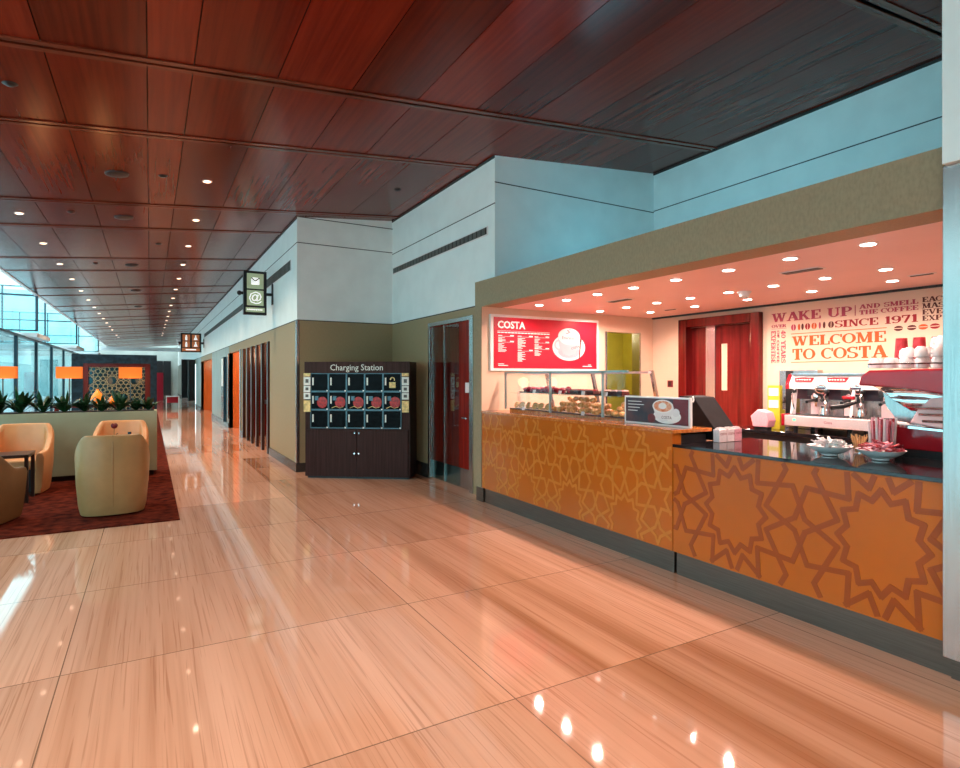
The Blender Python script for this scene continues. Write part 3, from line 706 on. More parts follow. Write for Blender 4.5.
# ceiling grilles
def grille(x, y, w, l, label, n=6):
    t = thing('ceiling_grille', label, 'vent', (x,y,2.5), 0, 'grilles in the café ceiling')
    MB().box(-w/2,w/2,-l/2,l/2,-.006,-.0005).build('frame', M['lampring'], t)
    m_ = MB()
    for i in range(n): xx = -w/2+.02+(w-.04)*(i+.5)/n; m_.box(xx-.006,xx+.006,-l/2+.015,l/2-.015,-.012,-.006)
    m_.build('louvres', M['vent'], t)
grille(4.78,5.09,.12,.34,'slotted ceiling grille near the menu board end of the pink ceiling')
grille(4.78,2.91,.12,.34,'slotted ceiling grille above the black service counter')
grille(6.01,5.45,.06,.2,'narrow dark slot in the ceiling beside the mahogany door',2)
grille(5.87,2.50,.06,.2,'narrow dark slot in the pink ceiling near the steel corner post',2)
t = thing('smoke_detector', 'white domed smoke detector hanging from the pink café ceiling', 'smoke detector', (5.45,3.94,2.5))
MB().lathe([(.065,-.02),(.07,-.0005)]).build('base', M['signwhite'], t, smooth=True)
MB().lathe([(.02,-.065),(.045,-.055),(.055,-.021)]).build('dome', M['signwhite'], t, smooth=True)

t = thing('wall_switch', 'small brown switch plate on the cream wall beside the mahogany door', 'switch', (6.7,6.07,1.5))
MB().box(-.012,-.0005,-.05,.05,-.05,.05).build('plate', M['photo_maroon'], t, bevel=.003)
MB().box(-.018,-.012,-.02,.02,-.03,.03).build('rocker', M['tray'], t)

# cove light on top of the café roof
t = thing('cove_light', 'hidden cyan strip light on top of the café fascia', 'strip light', (4.4,4,2.83))
MB().box(.0,.06,-2.4,2.25,0,.03).build('tube', M['cove'], t)
def area(name, loc, rot, sx, sy, e, col):
    l = bpy.data.lights.new(name, 'AREA'); l.shape = 'RECTANGLE'; l.size = sx; l.size_y = sy; l.energy = e; l.color = col
    o = bpy.data.objects.new(name, l); COL.objects.link(o); o.location = loc; o.rotation_euler = rot; return o
area('cove_glow', (5.2,4.4,2.87), (PI,0,0), .2, 3.0, 14, (.15,.75,1))

# ================================================================== PASTRY CASE
pc = thing('pastry_display_case', 'glass fronted pastry display case on the tall orange counter', 'display case', (3.95,6.3,1.17))
def P(x0,x1,y0,y1,z0,z1): return B(x0,x1,y0,y1,z0,z1)
f = MB()
for Y in (6.28, 5.33, 4.45): f.box(3.94, 3.962, Y-.011, Y+.011, 1.195, 1.66)
f.box(3.94, 3.965, 4.10, 6.29, 1.645, 1.665)
W(f, pc).build('front_frame', M['casemetal'], pc)
f = MB()
for Y in (5.86, 5.0, 4.12):
    W(MB().prism([(0,0),(.035,0),(-.12+.035,.47),(-.12,.47)], ((4.37,Y,1.195),(1,0,0),(0,0,1)), .03), pc).build('rear_support', M['steel'], pc)
W(B(4.0, 4.38, 4.10, 6.26, 1.171, 1.195), pc).build('base_tray', M['orange_top'], pc)
W(B(3.97, 4.30, 4.25, 6.20, 1.395, 1.407), pc).build('glass_shelf', M['caseglass'], pc)
W(B(3.965, 4.24, 4.12, 6.28, 1.657, 1.663), pc).build('top_glass', M['caseglass'], pc)
W(B(3.946, 3.95, 4.13, 6.28, 1.2, 1.645), pc).build('front_glass', M['caseglass'], pc)
W(B(4.22, 4.26, 4.10, 6.28, 1.635, 1.655), pc).build('light_rail', M['machpink'], pc)
# trays and pastries
def croissant_mb(s=1., k=0):
    m_ = MB(); n = 9
    pts = []; rr = []
    for i in range(n):
        a = -1.15+2.3*i/(n-1); pts.append((.056*s*math.sin(a), .03*s*(math.cos(a)-.6), .040*s)); rr.append(.033*s*(1-.70*abs(a/1.15)**2)*(1.16 if i % 2 == 0 else .90))
    return m_.tube(pts, rr, 8)
def muffin_mb():
    return MB().lathe([(.024,0),(.032,.035),(.040,.042),(.040,.055),(.028,.072),(.008,.08)], n=14)
def slice_mb():
    return MB().prism([(0,0),(.11,0),(.11,.035),(0,.04)], ((-.055,.03,0),(1,0,0),(0,0,1)), .07)
meshes = {'croissant': croissant_mb(.84).mesh('croissant', M['muffin'], True), 'pastry_roll': MB().ell((0,0,.032),(.052,.040,.032)).mesh('pastry_roll', M['muffin'], True),
          'cookie': MB().lathe([(.038,0),(.045,.006),(.038,.015),(.01,.018)], n=16).mesh('cookie', M['cookie'], True),
          'muffin': muffin_mb().mesh('muffin', M['berry'], True), 'cake_slice': slice_mb().mesh('cake_slice', M['choc'])}
def put(kind, x, y, z, label, cat, group, rot=(0,0,0)):
    o = bpy.data.objects.new(kind, meshes[kind]); COL.objects.link(o); o.location = (x,y,z); o.rotation_euler = rot
    return tag(o, label, cat, group)
def tray(x, y, z, w, l, label):
    o = MB().box(-w/2,w/2,-l/2,l/2,0,.006).box(-w/2,-w/2+.006,-l/2,l/2,.006,.014).box(w/2-.006,w/2,-l/2,l/2,.006,.014).build('serving_tray', M['tray'], loc=(x,y,z)); tag(o, label, 'tray', 'trays in the pastry case'); return z+.006
zb = 1.1955; zs = 1.4075
z = tray(4.12, 5.84, zb, .27, .80, 'dark tray of cookies on the bottom of the case, left end')
nk = 0
for i in range(11):
    Y = 6.18-i*.068
    put('cookie', 4.06+.03*(i % 2), Y, z+.046, 'leaning golden cookie, %s from the left in the row on the bottom left tray' % ORD[i], 'cookie', 'cookies leaning in a row', (random.uniform(-.2,.2), -1.05+random.uniform(-.2,.2), random.uniform(-.4,.4)))
z = tray(4.12, 4.95, zb, .30, .88, 'dark tray of croissants in the middle of the case bottom')
for r in range(3):
    n = (8, 7, 5)[r]
    for c_ in range(2 if r < 2 else 1):
        for i in range(n):
            Y = 5.32-.108*i-.05*r; x = 4.03+.12*c_+.05*r+random.uniform(-.02,.02); Y += random.uniform(-.022,.022)
            put('croissant', x, Y, z+.004+.056*r+random.uniform(0,.006), 'croissant %s from left, %s layer, %s row of the middle case pile' % (ORD[i], ('bottom','second','top')[r], ('front','rear')[c_]), 'croissant', 'croissants heaped in the case', (random.uniform(-.3,.3), random.uniform(-.5,.5), random.uniform(-1.3,1.3)+(0, PI/2, PI/3)[(i+r) % 3]))
z = tray(4.12, 4.27, zb, .28, .34, 'dark tray of round rolls at the right end of the case bottom')
for r in range(3):
    n = (3, 3, 2)[r]
    for c_ in range(2 if r < 2 else 1):
        for i in range(n):
            put('pastry_roll', 4.05+.09*c_+.04*r, 4.37-.1*i-.03*r, z+.045*r, 'round roll %s from left, %s layer, %s row, right case tray' % (ORD[i], ('bottom','second','top')[r], ('front','rear')[c_]), 'bread roll', 'round rolls heaped at the right', (0, 0, random.uniform(-.6,.6)))
z = tray(4.12, 5.63, zs, .22, .84, 'dark tray of red muffins on the upper shelf, left end')
for c_ in range(2):
    for i in range(9):
        o = put('muffin', 4.06+.095*c_+random.uniform(-.012,.012), 5.98-.09*i+random.uniform(-.008,.008), z, 'dark red berry muffin, %s from the left in the %s row of the upper shelf' % (ORD[i], ('front','rear')[c_]), 'muffin', 'berry muffins on the upper shelf')
        o.scale = (random.uniform(.8,1),)*2+(random.uniform(.7,1.05),)
        if i % 3 == 1: MB().ell((0,0,.078),(.022,.022,.012)).build('icing', M['icing'], o, smooth=True)
z = tray(4.12, 4.93, zs, .22, .40, 'dark tray of chocolate cake slices on the upper shelf')
for i in range(5):
    o = put('cake_slice', 4.10, 5.07-.075*i, z+.001, 'chocolate cake slice with red topping, %s from the left on the upper shelf' % ORD[i], 'cake slice', 'chocolate cake slices', (0,0,.2))
    MB().prism([(0,0),(.10,0),(.10,.01),(0,.01)], ((-.05,.03,.041),(1,0,0),(0,0,1)), .06).build('topping', M['berry'], o)
z = tray(4.12, 4.46, zs, .22, .38, 'dark tray of iced slices on the right of the upper shelf')
for i in range(4):
    o = put('cake_slice', 4.10, 4.58-.085*i, z+.001, 'brown cake slice with pink icing, %s from the left on the upper shelf right' % ORD[i], 'cake slice', 'iced cake slices', (0,0,.1))
    MB().prism([(0,0),(.10,0),(.10,.012),(0,.012)], ((-.05,.03,.041),(1,0,0),(0,0,1)), .06).build('icing', M['icing'], o)
def ticket(x, y, z, lab):
    o = MB().prism([(0,0),(.05,0),(.05,.04),(0,.04)], ((0,.025,0),(0,-1,0),(.2,0,.98)), .004).build('price_ticket', M['paper'], loc=(x,y,z)); tag(o, lab, 'price ticket', 'price tickets in the pastry case')
for (y, lab) in ((5.9,'small white price ticket in front of the cookies'), (4.78,'small white price ticket in front of the croissant pile')): ticket(3.965,y,zb,lab)
for (y, lab) in ((5.70,'small white price ticket among the left muffins'), (5.20,'small white price ticket at the right end of the muffins'), (4.80,'small white price ticket by the chocolate slices'), (4.45,'small white price ticket by the iced slices')): ticket(3.985,y,zs,lab)

# ================================================================== POSTER SIGN, TILL, SACHETS
ps = thing('counter_poster', 'framed landscape poster of a latte cup standing on the orange countertop', 'poster', (4.0,3.8,1.17))
W(B(3.995, 4.02, 3.42, 4.19, 1.171, 1.425), ps).build('frame', M['signwhite'], ps, bevel=.002)
def fp(Y, z): return ((3.995, Y, z), (0,-1,0), (0,0,1))
W(B(3.992, 3.995, 3.44, 4.17, 1.188, 1.41), ps).build('print_area', M['photo_dark'], ps)
m_ = MB(); m_.prism([(0,0),(.16,0),(.16,.222),(0,.222)], ((3.992,3.60,1.188),(0,-1,0),(0,0,1)), .001); W(m_, ps).build('maroon_print', M['photo_maroon'], ps)
def dps(cx, cz, rx, rz, d): m_ = MB(); disc(m_, cx, cz, rx, rz, ((3.992,4.17,1.188),(0,-1,0),(0,0,1)), d); return W(m_, ps)
dps(.50,.07,.155,.065,.002).build('saucer_picture', M['signwhite'], ps)
m_ = MB(); m_.prism([(.34,.15),(.38,.05),(.45,.02),(.51,.03),(.56,.09),(.58,.15)], ((3.992,4.17,1.188),(0,-1,0),(0,0,1)), .003); W(m_, ps).build('cup_picture', M['white_china'], ps)
dps(.60,.105,.04,.035,.0025).build('cup_handle_picture', M['white_china'], ps)
dps(.455,.155,.118,.058,.004).build('cup_rim_picture', M['signwhite'], ps)
dps(.455,.155,.102,.048,.005).build('latte_picture', M['latte'], ps)
dps(.455,.158,.045,.028,.006).build('milk_heart_picture', M['signwhite'], ps)
dps(.325,.045,.045,.040,.004).build('badge_picture', M['photo_maroon'], ps)
m_ = MB()
for i, w_ in enumerate((.17,.20,.15,.12)): m_.prism([(.03,.185-i*.028),(.03+w_,.185-i*.028),(.03+w_,.191-i*.028),(.03,.191-i*.028)], ((3.992,4.17,1.188),(0,-1,0),(0,0,1)), .001)
W(m_, ps).build('text_lines', M['signwhite'], ps)
m_ = MB(); font_mb(m_, 'COSTA', ((3.9895,3.73,1.235),(0,-1,.0),(0,0,1)), .035, .001); font_mb(m_, 'COSTA', ((3.989,3.52,1.192),(0,-1,.0),(0,0,1)), .022, .001)
W(m_, ps).build('cup_lettering', M['txt_brown'], ps)
ps.location.x -= .085; ps.location.y -= .09

tl = thing('till_terminal', 'black wedge shaped till behind the latte poster', 'till', (4.25,3.5,1.06))
W(MB().prism([(0,0),(.42,0),(.42,.05),(.16,.36),(.05,.37),(0,.37)], ((4.42,3.66,1.061),(0,-1,0),(0,0,1)), .27), tl).build('housing', M['matblack'], tl, bevel=.006)
W(B(4.20,4.39,3.33,3.40,1.0615,1.08), tl).build('foot', M['black'], tl)
W(MB().tube([(4.14,3.50,1.43),(4.14,3.49,1.40),(4.13,3.49,1.38)], .006), tl).build('card_clip', M['signwhite'], tl)
for i, (x, nm, mm) in enumerate(((4.06,'left','paper'),(4.16,'middle','paper'),(4.255,'right','pinkpaper'))):
    t = thing('sachet_holder', '%s %s sachet box of the three beside the till' % (nm, 'white' if mm=='paper' else 'pink'), 'sachet box', (x,3.165,1.061), 0, 'sachet boxes beside the till')
    MB().box(0,.092,0,.06,0,.105).build('box', M[mm], t, bevel=.003)
    m_ = MB(); font_mb(m_, 'COSTA', ((.012,-.001,.06),(1,0,0),(0,0,1)), .024, .0006); m_.build('lettering', M['txt_red'], t)
    for j in range(5): MB().box(.006+j*.017,.017+j*.017,.012,.045,.105,.116+.006*(j%2)).build('sachet', M['signwhite' if mm=='paper' else 'paper'], t)

# bowls
def bowl(x, y, label):
    t = thing('serving_bowl', label, 'bowl', (x,y,1.061), 0, 'white china bowls on the black counter')
    MB().lathe([(.045,0),(.05,.004),(.05,.012),(.09,.028),(.125,.052),(.137,.066),(.140,.069),(.131,.068),(.118,.055),(.085,.034),(.03,.020),(.001,.019)], n=32).build('dish', M['white_china'], t, smooth=True)
    return t
def stick(name, mm, l=.095, w=.017, h=.006):
    return MB().box(-l/2,l/2,-w/2,w/2,-h/2,h/2).mesh(name, M[mm])
bowl(4.06,2.275,'white china bowl of white sugar sachets, left of the pair')
bowl(4.12,1.985,'white china bowl of red sachets, right of the pair')
sw = [stick('sugar_sachet','paper'), stick('sugar_sachet','signwhite')]
for i in range(56):
    a = random.uniform(0, 2*PI); r = .085*math.sqrt(random.random()); z_ = .050+.050*(1-r/.10)+random.uniform(0,.012)+.008
    o = bpy.data.objects.new('sugar_sachet', sw[i % 2]); COL.objects.link(o); o.location = (4.06+r*math.cos(a), 2.275+r*math.sin(a), 1.061+z_)
    o.rotation_euler = (random.uniform(-.3,.3), random.uniform(-.5,.3), a+random.uniform(-.5,.5)); tag(o, 'thin white sugar sachet heaped in the left china bowl', 'sachet', 'white sachets in the left bowl')
sr = [stick('red_sachet','redpaper'), stick('red_sachet','pinkpaper')]
for i in range(56):
    a = random.uniform(0, 2*PI); r = .085*math.sqrt(random.random()); z_ = .050+.050*(1-r/.10)+random.uniform(0,.012)+.008
    o = bpy.data.objects.new('red_sachet', sr[0 if i % 3 else 1]); COL.objects.link(o); o.location = (4.12+r*math.cos(a), 1.985+r*math.sin(a), 1.061+z_)
    o.rotation_euler = (random.uniform(-.3,.3), random.uniform(-.5,.3), a+random.uniform(-.5,.5)); tag(o, 'thin red striped sachet heaped in the right china bowl', 'sachet', 'red sachets in the right bowl')
t = thing('stirrer_glass', 'short glass tumbler holding wooden stirrers behind the bowls', 'tumbler', (4.36,2.24,1.061))
MB().lathe([(.035,0),(.042,.075),(.039,.075),(.033,.006),(.001,.006)], n=20).build('tumbler', M['caseglass'], t, smooth=True)
for i in range(16):
    a = 2*PI*i/16; x, y = .026*math.cos(a), .026*math.sin(a)
    o = MB().tube([(x*.7,y*.7,.01),(x*1.9,y*1.9,.115+.01*(i%3))], .0038, 4).build('wooden_stirrer', M['stirrer'], loc=(4.36,2.24,1.061)); tag(o, 'pale wooden coffee stirrer standing in the short tumbler', 'stirrer', 'stirrers in the tumbler')
t = thing('straw_holder', 'clear square holder of red and pink wrapped straws', 'straw holder', (4.34,2.08,1.061))
MB().box(-.055,.055,-.065,.065,0,.004).box(-.055,-.052,-.065,.065,.004,.11).box(.052,.055,-.065,.065,.004,.11).box(-.052,.052,-.065,-.062,.004,.11).box(-.052,.052,.062,.065,.004,.11).build('holder', M['caseglass'], t)
MB().box(-.056,-.0555,-.06,.06,.02,.07).build('front_label', M['pinkpaper'], t)
for i in range(27):
    x, y = -.038+.037*(i % 3), -.052+.013*(i//3)
    o = MB().tube([(x,y,.005),(x+random.uniform(-.012,.012),y*1.25,.235+random.uniform(0,.03))], .0072, 6).build('wrapped_straw', M[('redpaper','pinkpaper','paper')[(i*7+i//3) % 3]], loc=(4.34,2.08,1.061))
    tag(o, '%s paper wrapped straw standing in the clear square holder' % ('dark red','pink','white')[(i*7+i//3) % 3], 'straw', 'straws in the square holder')

# ================================================================== BACK COUNTER ITEMS
t = thing('leaflet_stand', 'two tier yellow card leaflet stand next to the mahogany door', 'leaflet stand', (6.32,4.19,1.001))
MB().box(-.0,.05,-.08,.07,.22,.50).box(-.0,.10,-.08,.07,0,.22).build('stand', M['yellow'], t)
for z_ in (.26,.40): MB().box(-.004,-.0,-.065,.055,z_-.02,z_+.07).build('leaflet', M['paper'], t)
t = thing('napkin_dispenser', 'pink white napkin dispenser on the back counter', 'napkin dispenser', (6.12,4.17,1.001))
MB().prism([(-.09,0),(.09,0),(.11,.08),(.08,.17),(-.03,.20),(-.12,.12)], ((.06,0,.03),(0,-1,0),(0,0,1)), .14).build('housing', M['pinkpaper'], t, bevel=.012)
MB().box(-.06,.02,-.08,.08,0,.03).build('foot', M['black'], t)
t = thing('water_boiler', 'tall steel water boiler with black display column and green digits', 'water boiler', (6.5,4.06,1.001))
MB().box(.07,.18,-.24,.22,0,.68).build('body', M['steel'], t, bevel=.004)
MB().box(.06,.07,.05,.13,.04,.67).build('display_column', M['black'], t)
MB().box(.056,.06,.075,.10,.50,.57).build('digits', M['greenled'], t)
MB().tube([(.07,.17,.30),(-.0,.17,.30),(-.0,.17,.26)], .012).cyl((.03,.17,.30),(.03,.17,.37),.012).build('tap', M['black'], t, smooth=True)

# espresso machine (chrome and white)
EMY = 3.34
em = thing('espresso_machine', 'long chrome and white espresso machine with red key panels on the back counter', 'espresso machine', (6.05,3.34,1.0))
yL, yR = .56, -.75      # local Y, left is +Y
for yy_ in (yL-.1, yR+.1, -.1): MB().cyl((.08,yy_,.001),(.08,yy_,.075),.022).cyl((.40,yy_,.001),(.40,yy_,.075),.022).build('foot', M['black'], em)
MB().box(-.02,.50,yR,yL-.03,.075,.185).build('drip_tray_housing', M['satin'], em, bevel=.006)
MB().box(-.03,.50,yL-.03,yL,.07,.20).build('left_red_end', M['machred'], em, bevel=.006)
m_ = MB()
for i in range(40): yy_ = yL-.06-i*.031; m_.box(.0,.2,yy_-.004,yy_+.004,.186,.194)
m_.build('drip_grid', M['steel'], em)
MB().box(.22,.50,yR,yL-.06,.185,.50).build('boiler_body', M['steel'], em)
for yy_ in (yL-.06, yR+.02, -.12): MB().prism([(0,0),(.06,0),(.10,.30),(.30,.30),(.32,.34),(.08,.36),(.03,.2)], ((.04,yy_,.19),(1,0,0),(0,0,1)), .025).build('white_side_support', M['white_china'], em)
MB().prism([(0,0),(.34,0),(.34,.14),(.06,.16),(0,.05)], ((.10,yR,.47),(1,0,0),(0,0,1)), -(yL-yR)).build('top_hood', M['white_china'], em, bevel=.008)
MB().box(.12,.46,yR+.02,yL-.02,.625,.64).build('cup_warmer_rail', M['chrome'], em)
MB().prism([(0,0),(.05,0),(.11,.13),(.06,.16),(0,.05)], ((.08,yL-.012,.47),(1,0,0),(0,0,1)), -.03).build('left_red_cheek', M['machred'], em)
for gy in (.33, -.02, -.37):
    MB().lathe([(.055,0),(.06,.03),(.05,.06)], n=20).build('group_head', M['chrome'], em, smooth=True, loc=(.15,gy-.06,.37))
    MB().ell((0,0,0),(.012,.072,.055),16,8).build('dial', M['chrome'], em, smooth=True, loc=(.105,gy-.13,.475))
    MB().box(.0,.003,-.05,.05,-.006,.012).build('dial_display', M['photo_dark'], em, loc=(.09,gy-.13,.48))
    pn = MB().prism([(-.09,0),(.09,0),(.11,.055),(-.11,.055)], ((0,0,0),(0,-1,0),(.45,0,.89)), .003).build('key_panel', M['machred'], em, loc=(.104,gy+.06,.545))
    k_ = MB()
    for q in range(6): k_.box(-.008,-.003,-.075+q*.028,-.060+q*.028,.02,.032)
    k_.build('keys', M['signwhite'], em, loc=(.115,gy+.06,.545))
    MB().tube([(.12,gy-.06,.36),(.05,gy-.06,.355),(-.10,gy-.10,.34)], [.018,.014,.016]).build('portafilter_handle', M['black'], em, smooth=True)
    MB().lathe([(.036,0),(.04,.035)], n=16).build('portafilter_basket', M['chrome'], em, smooth=True, loc=(.15,gy-.06,.335))
    MB().box(-.02,.02,-.012,.012,.0,.05).build('spout', M['chrome'], em, loc=(.15,gy-.06,.285))
    MB().tube([(.10,gy+.14,.46),(.04,gy+.15,.40),(.03,gy+.12,.25)], .007).build('steam_wand', M['chrome'], em, smooth=True)
    MB().lathe([(.02,0),(.024,.02),(.02,.035)], n=12).build('steam_knob', M['black'], em, loc=(.07,gy+.14,.43))
    MB().box(.10,.22,gy-.14,gy+.02,.40,.47).build('group_housing', M['black'], em, bevel=.01)
    MB().box(.205,.222,gy+.04,gy+.20,.36,.47).build('dark_vent', M['photo_dark'], em)
    MB().box(.19,.215,gy-.15,gy+.03,.20,.33).build('splash_panel', M['machpink'], em)
    MB().cyl((.02,gy-.15,.20),(.02,gy-.15,.215),.02).build('foot_ring', M['chrome'], em)
MB().tube([(.05,-.05,.39),(.05,-.16,.39)], .018).build('red_grip', M['machred'], em, smooth=True)
m_ = MB(); font_mb(m_, 'Costa', ((-.021,.10,.12),(0,-1,0),(0,0,1)), .035, .0006); m_.build('front_lettering', M['txt_pink'], em)
MB().box(-.023,-.02,.40,.43,.13,.15).build('power_lamp', M['greenled'], em)
MB().cyl((-.021,-.40,.13),(-.03,-.40,.13),.03).build('round_emblem', M['signwhite'], em)
# metal jugs on tray
for i, (yy_, lab) in enumerate(((3.50,'small steel milk jug under the left group of the espresso machine'),(3.14,'small steel milk jug under the middle group of the espresso machine'))):
    t = thing('milk_jug', lab, 'jug', (6.13,yy_,1.195), 0, 'milk jugs on the espresso machine')
    MB().lathe([(.04,0),(.042,.03),(.032,.07),(.036,.10),(.033,.10),(.028,.07),(.001,.01)], n=16).build('jug_body', M['chrome'], t, smooth=True)
    MB().tube([(.0,-.036,.085),(.0,-.065,.07),(.0,-.06,.03),(.0,-.041,.02)], .004, 6).build('handle', M['chrome'], t, smooth=True)

# big red machine on the service counter
rmn = thing('red_espresso_machine', 'large glossy red espresso machine with chrome flank at the right end of the counter', 'espresso machine', (4.42,1.9,1.061))
def fY(x): return ((4.42+x, 2.265, 1.061), (0,-1,0), (0,0,1))     # u to the right (-Y), thickness towards -X
def slabp(poly, x, d): return W(MB().prism(poly, fY(x), d), rmn)
slabp([(.05,0),(.84,0),(.84,.05),(.05,.05)], .50, .46).build('black_base', M['black'], rmn)
slabp([(.08,.05),(.84,.05),(.84,.26),(.55,.225),(.30,.20),(.20,.20),(.08,.16)], .50, .47).build('lower_body', M['machred'], rmn, bevel=.01)
# chrome curved flank (swept, bulging profile)
m_ = MB(); prof = [(.10,.50),(.30,.465),(.50,.43),(.66,.39),(.84,.35),(.84,.26),(.66,.222),(.55,.225),(.30,.215),(.20,.24),(.13,.34)]
slabp(prof, .46, .38).build('core_panel', M['steel'], rmn)
fl = MB(); n = 10
def lerp_pts(pl, n):
    out = []
    for i in range(n):
        q = i/(n-1)*(len(pl)-1); k = min(int(q), len(pl)-2); f_ = q-k; out.append((pl[k][0]*(1-f_)+pl[k+1][0]*f_, pl[k][1]*(1-f_)+pl[k+1][1]*f_))
    return out
NI = 13; n = 24
top = lerp_pts([(.04,.49),(.08,.475),(.35,.455),(.60,.41),(.84,.36)], NI); bot = lerp_pts([(.30,.30),(.36,.25),(.46,.215),(.60,.20),(.84,.24)], NI)
vs = []
for i in range(NI):
    for j in range(n+1):
        s_ = j/n; u = top[i][0]*(1-s_)+bot[i][0]*s_; z_ = top[i][1]*(1-s_)+bot[i][1]*s_
        vs.append((4.42+.055+.035*math.sin(PI*s_)+.022*math.sin(2.6*PI*s_+i*.22)-.035*(1-s_), 2.265-u, 1.061+z_))
fl.add(vs, [(i*(n+1)+j, i*(n+1)+j+1, (i+1)*(n+1)+j+1, (i+1)*(n+1)+j) for i in range(NI-1) for j in range(n)])
W(fl, rmn).build('chrome_flank', M['chrome'], rmn, smooth=True)
slabp([(.31,.23),(.36,.33),(.43,.40),(.56,.42),(.70,.38),(.80,.31),(.80,.27),(.66,.225),(.48,.205)], .05, .05).build('satin_side_panel', M['machpink'], rmn, bevel=.01)
for k in range(3): W(MB().tube([(4.39,2.265-.36-.02*k,1.061+.335-.042*k),(4.385,2.265-.60-.005*k,1.061+.337-.042*k)], .009), rmn).build('side_bar', M['steel'], rmn, smooth=True)
slabp([(.0,.48),(.02,.545),(.07,.585),(.84,.60),(.84,.36),(.60,.41),(.35,.455),(.08,.475)], .50, .53).build('upper_hood', M['machred'], rmn, bevel=.012)
slabp([(.14,.215),(.30,.195),(.55,.185),(.84,.235),(.84,.25),(.55,.20),(.30,.21),(.14,.23)], .02, .025).build('chrome_trim', M['chrome'], rmn)
W(MB().tube([(4.40,2.2,1.69),(4.40,1.48,1.69)], .005).cyl((4.40,2.2,1.662),(4.40,2.2,1.69),.004).cyl((4.40,1.9,1.662),(4.40,1.9,1.69),.004).cyl((4.40,1.6,1.662),(4.40,1.6,1.69),.004), rmn).build('cup_rail', M['chrome'], rmn, smooth=True)
W(MB().tube([(4.40,2.28,1.42),(4.36,2.34,1.39),(4.33,2.42,1.375)], [.012,.016,.018]), rmn).build('black_lever', M['black'], rmn, smooth=True)
t = thing('glass_jug', 'small clear cup with pink straws tucked under the red machine hood', 'cup', (4.33,1.98,1.061))
MB().lathe([(.022,.001),(.032,.09),(.029,.09),(.020,.008),(.001,.008)], n=16).build('cup_wall', M['caseglass'], t, smooth=True)
# cups
cupm = MB().lathe([(.036,0),(.038,.02),(.032,.055),(.022,.066),(.020,.070),(.001,.070)], n=20).mesh('coffee_cup', M['white_china'], True)
hm = MB().tube([(.034,0,.018),(.056,0,.022),(.054,0,.048),(.031,0,.052)], .004, 6).mesh('handle', M['white_china'], True)
ci = 0
zc = 1.664
def cup(x, y, z, rz, lab, s=1.):
    o = bpy.data.objects.new('coffee_cup', cupm); COL.objects.link(o); o.location = (x,y,z); o.rotation_euler = (0,0,rz); o.scale = (s,s,s)
    tag(o, lab, 'cup', 'white cups on the red machine')
    h = bpy.data.objects.new('handle', hm); COL.objects.link(h); h.parent = o
for r, (rn, x) in enumerate((('front',4.46),('second',4.57),('third',4.68))):
    for i in range(6):
        n = [1,1,2,2,3,3][i] if r == 1 else ([1,1,1,2,2,2][i] if r == 0 else [1,2,2,3,3,3][i])
        for k in range(n):
            cup(x, 2.19-.095*i+.02*(r%2), zc+.0705*k, random.uniform(0,6), 'white cup %s from left, %s row, %s level on the red machine' % (ORD[i], rn, ('bottom','middle','top')[k]), 1.0)
tcm = MB().lathe([(.045,0),(.047,.008),(.034,.13),(.001,.13)], n=20).mesh('takeaway_cup', M['redpaper'], True)
for i in range(4):
    n = 1
    o = bpy.data.objects.new('takeaway_cup', tcm); COL.objects.link(o); o.location = (4.86, 2.20-.115*i, 1.64+.02)
    tag(o, 'tall red takeaway cup stack, %s from the left behind the white cups' % ORD[i], 'takeaway cup', 'red takeaway cups'); o.scale = (1.05,1.05,1.75)
    MB().lathe([(.047,0),(.047,.02)], n=20).build('white_rim', M['signwhite'], o, loc=(0,0,.0))

# ================================================================== STATIONS IN THE CORRIDOR: CHARGING KIOSK
ang = math.atan2(8.37-9.36, 3.51-2.13); L_ = math.hypot(3.51-2.13, 8.37-9.36)
ks = thing('charging_kiosk', 'dark wood phone charging kiosk with fifteen small glass lockers', 'kiosk', (2.13,9.36,0), ang)
MB().box(0,L_,.02,.48,.03,1.84).build('body', M['kiosk'], ks, bevel=.004)
MB().box(.03,L_-.03,.05,.45,0,.03).build('base', M['black'], ks)
MB().box(0,L_,-.012,.02,1.66,1.84).build('header_panel', M['kiosk'], ks)
m_ = MB(); font_mb(m_, 'Charging Station', ((L_/2,-.0125,1.705),(1,0,0),(0,0,1)), .135, .004, 'CENTER', sx=.95); m_.build('title_lettering', M['mint'], ks)
lx0, lx1, lz0, lz1 = .095, L_-.135, .79, 1.66
lw_ = (lx1-lx0)/5; lh = (lz1-lz0)/3
for j, (a, b_) in enumerate(((.03,L_/2-.003),(L_/2+.003,L_-.03))):
    dd = MB().box(a,b_,-.002,.019,.04,.775).build('cupboard_door', M['kiosk'], ks, bevel=.002)
    xk = L_/2+(-.035 if j == 0 else .035)
    MB().cyl((xk,-.002,.40),(xk,-.022,.40),.013).build('knob', M['chrome'], dd, smooth=True)
    MB().cyl((xk,-.002,.72),(xk,-.010,.72),.009).build('lock', M['chrome'], dd, smooth=True)
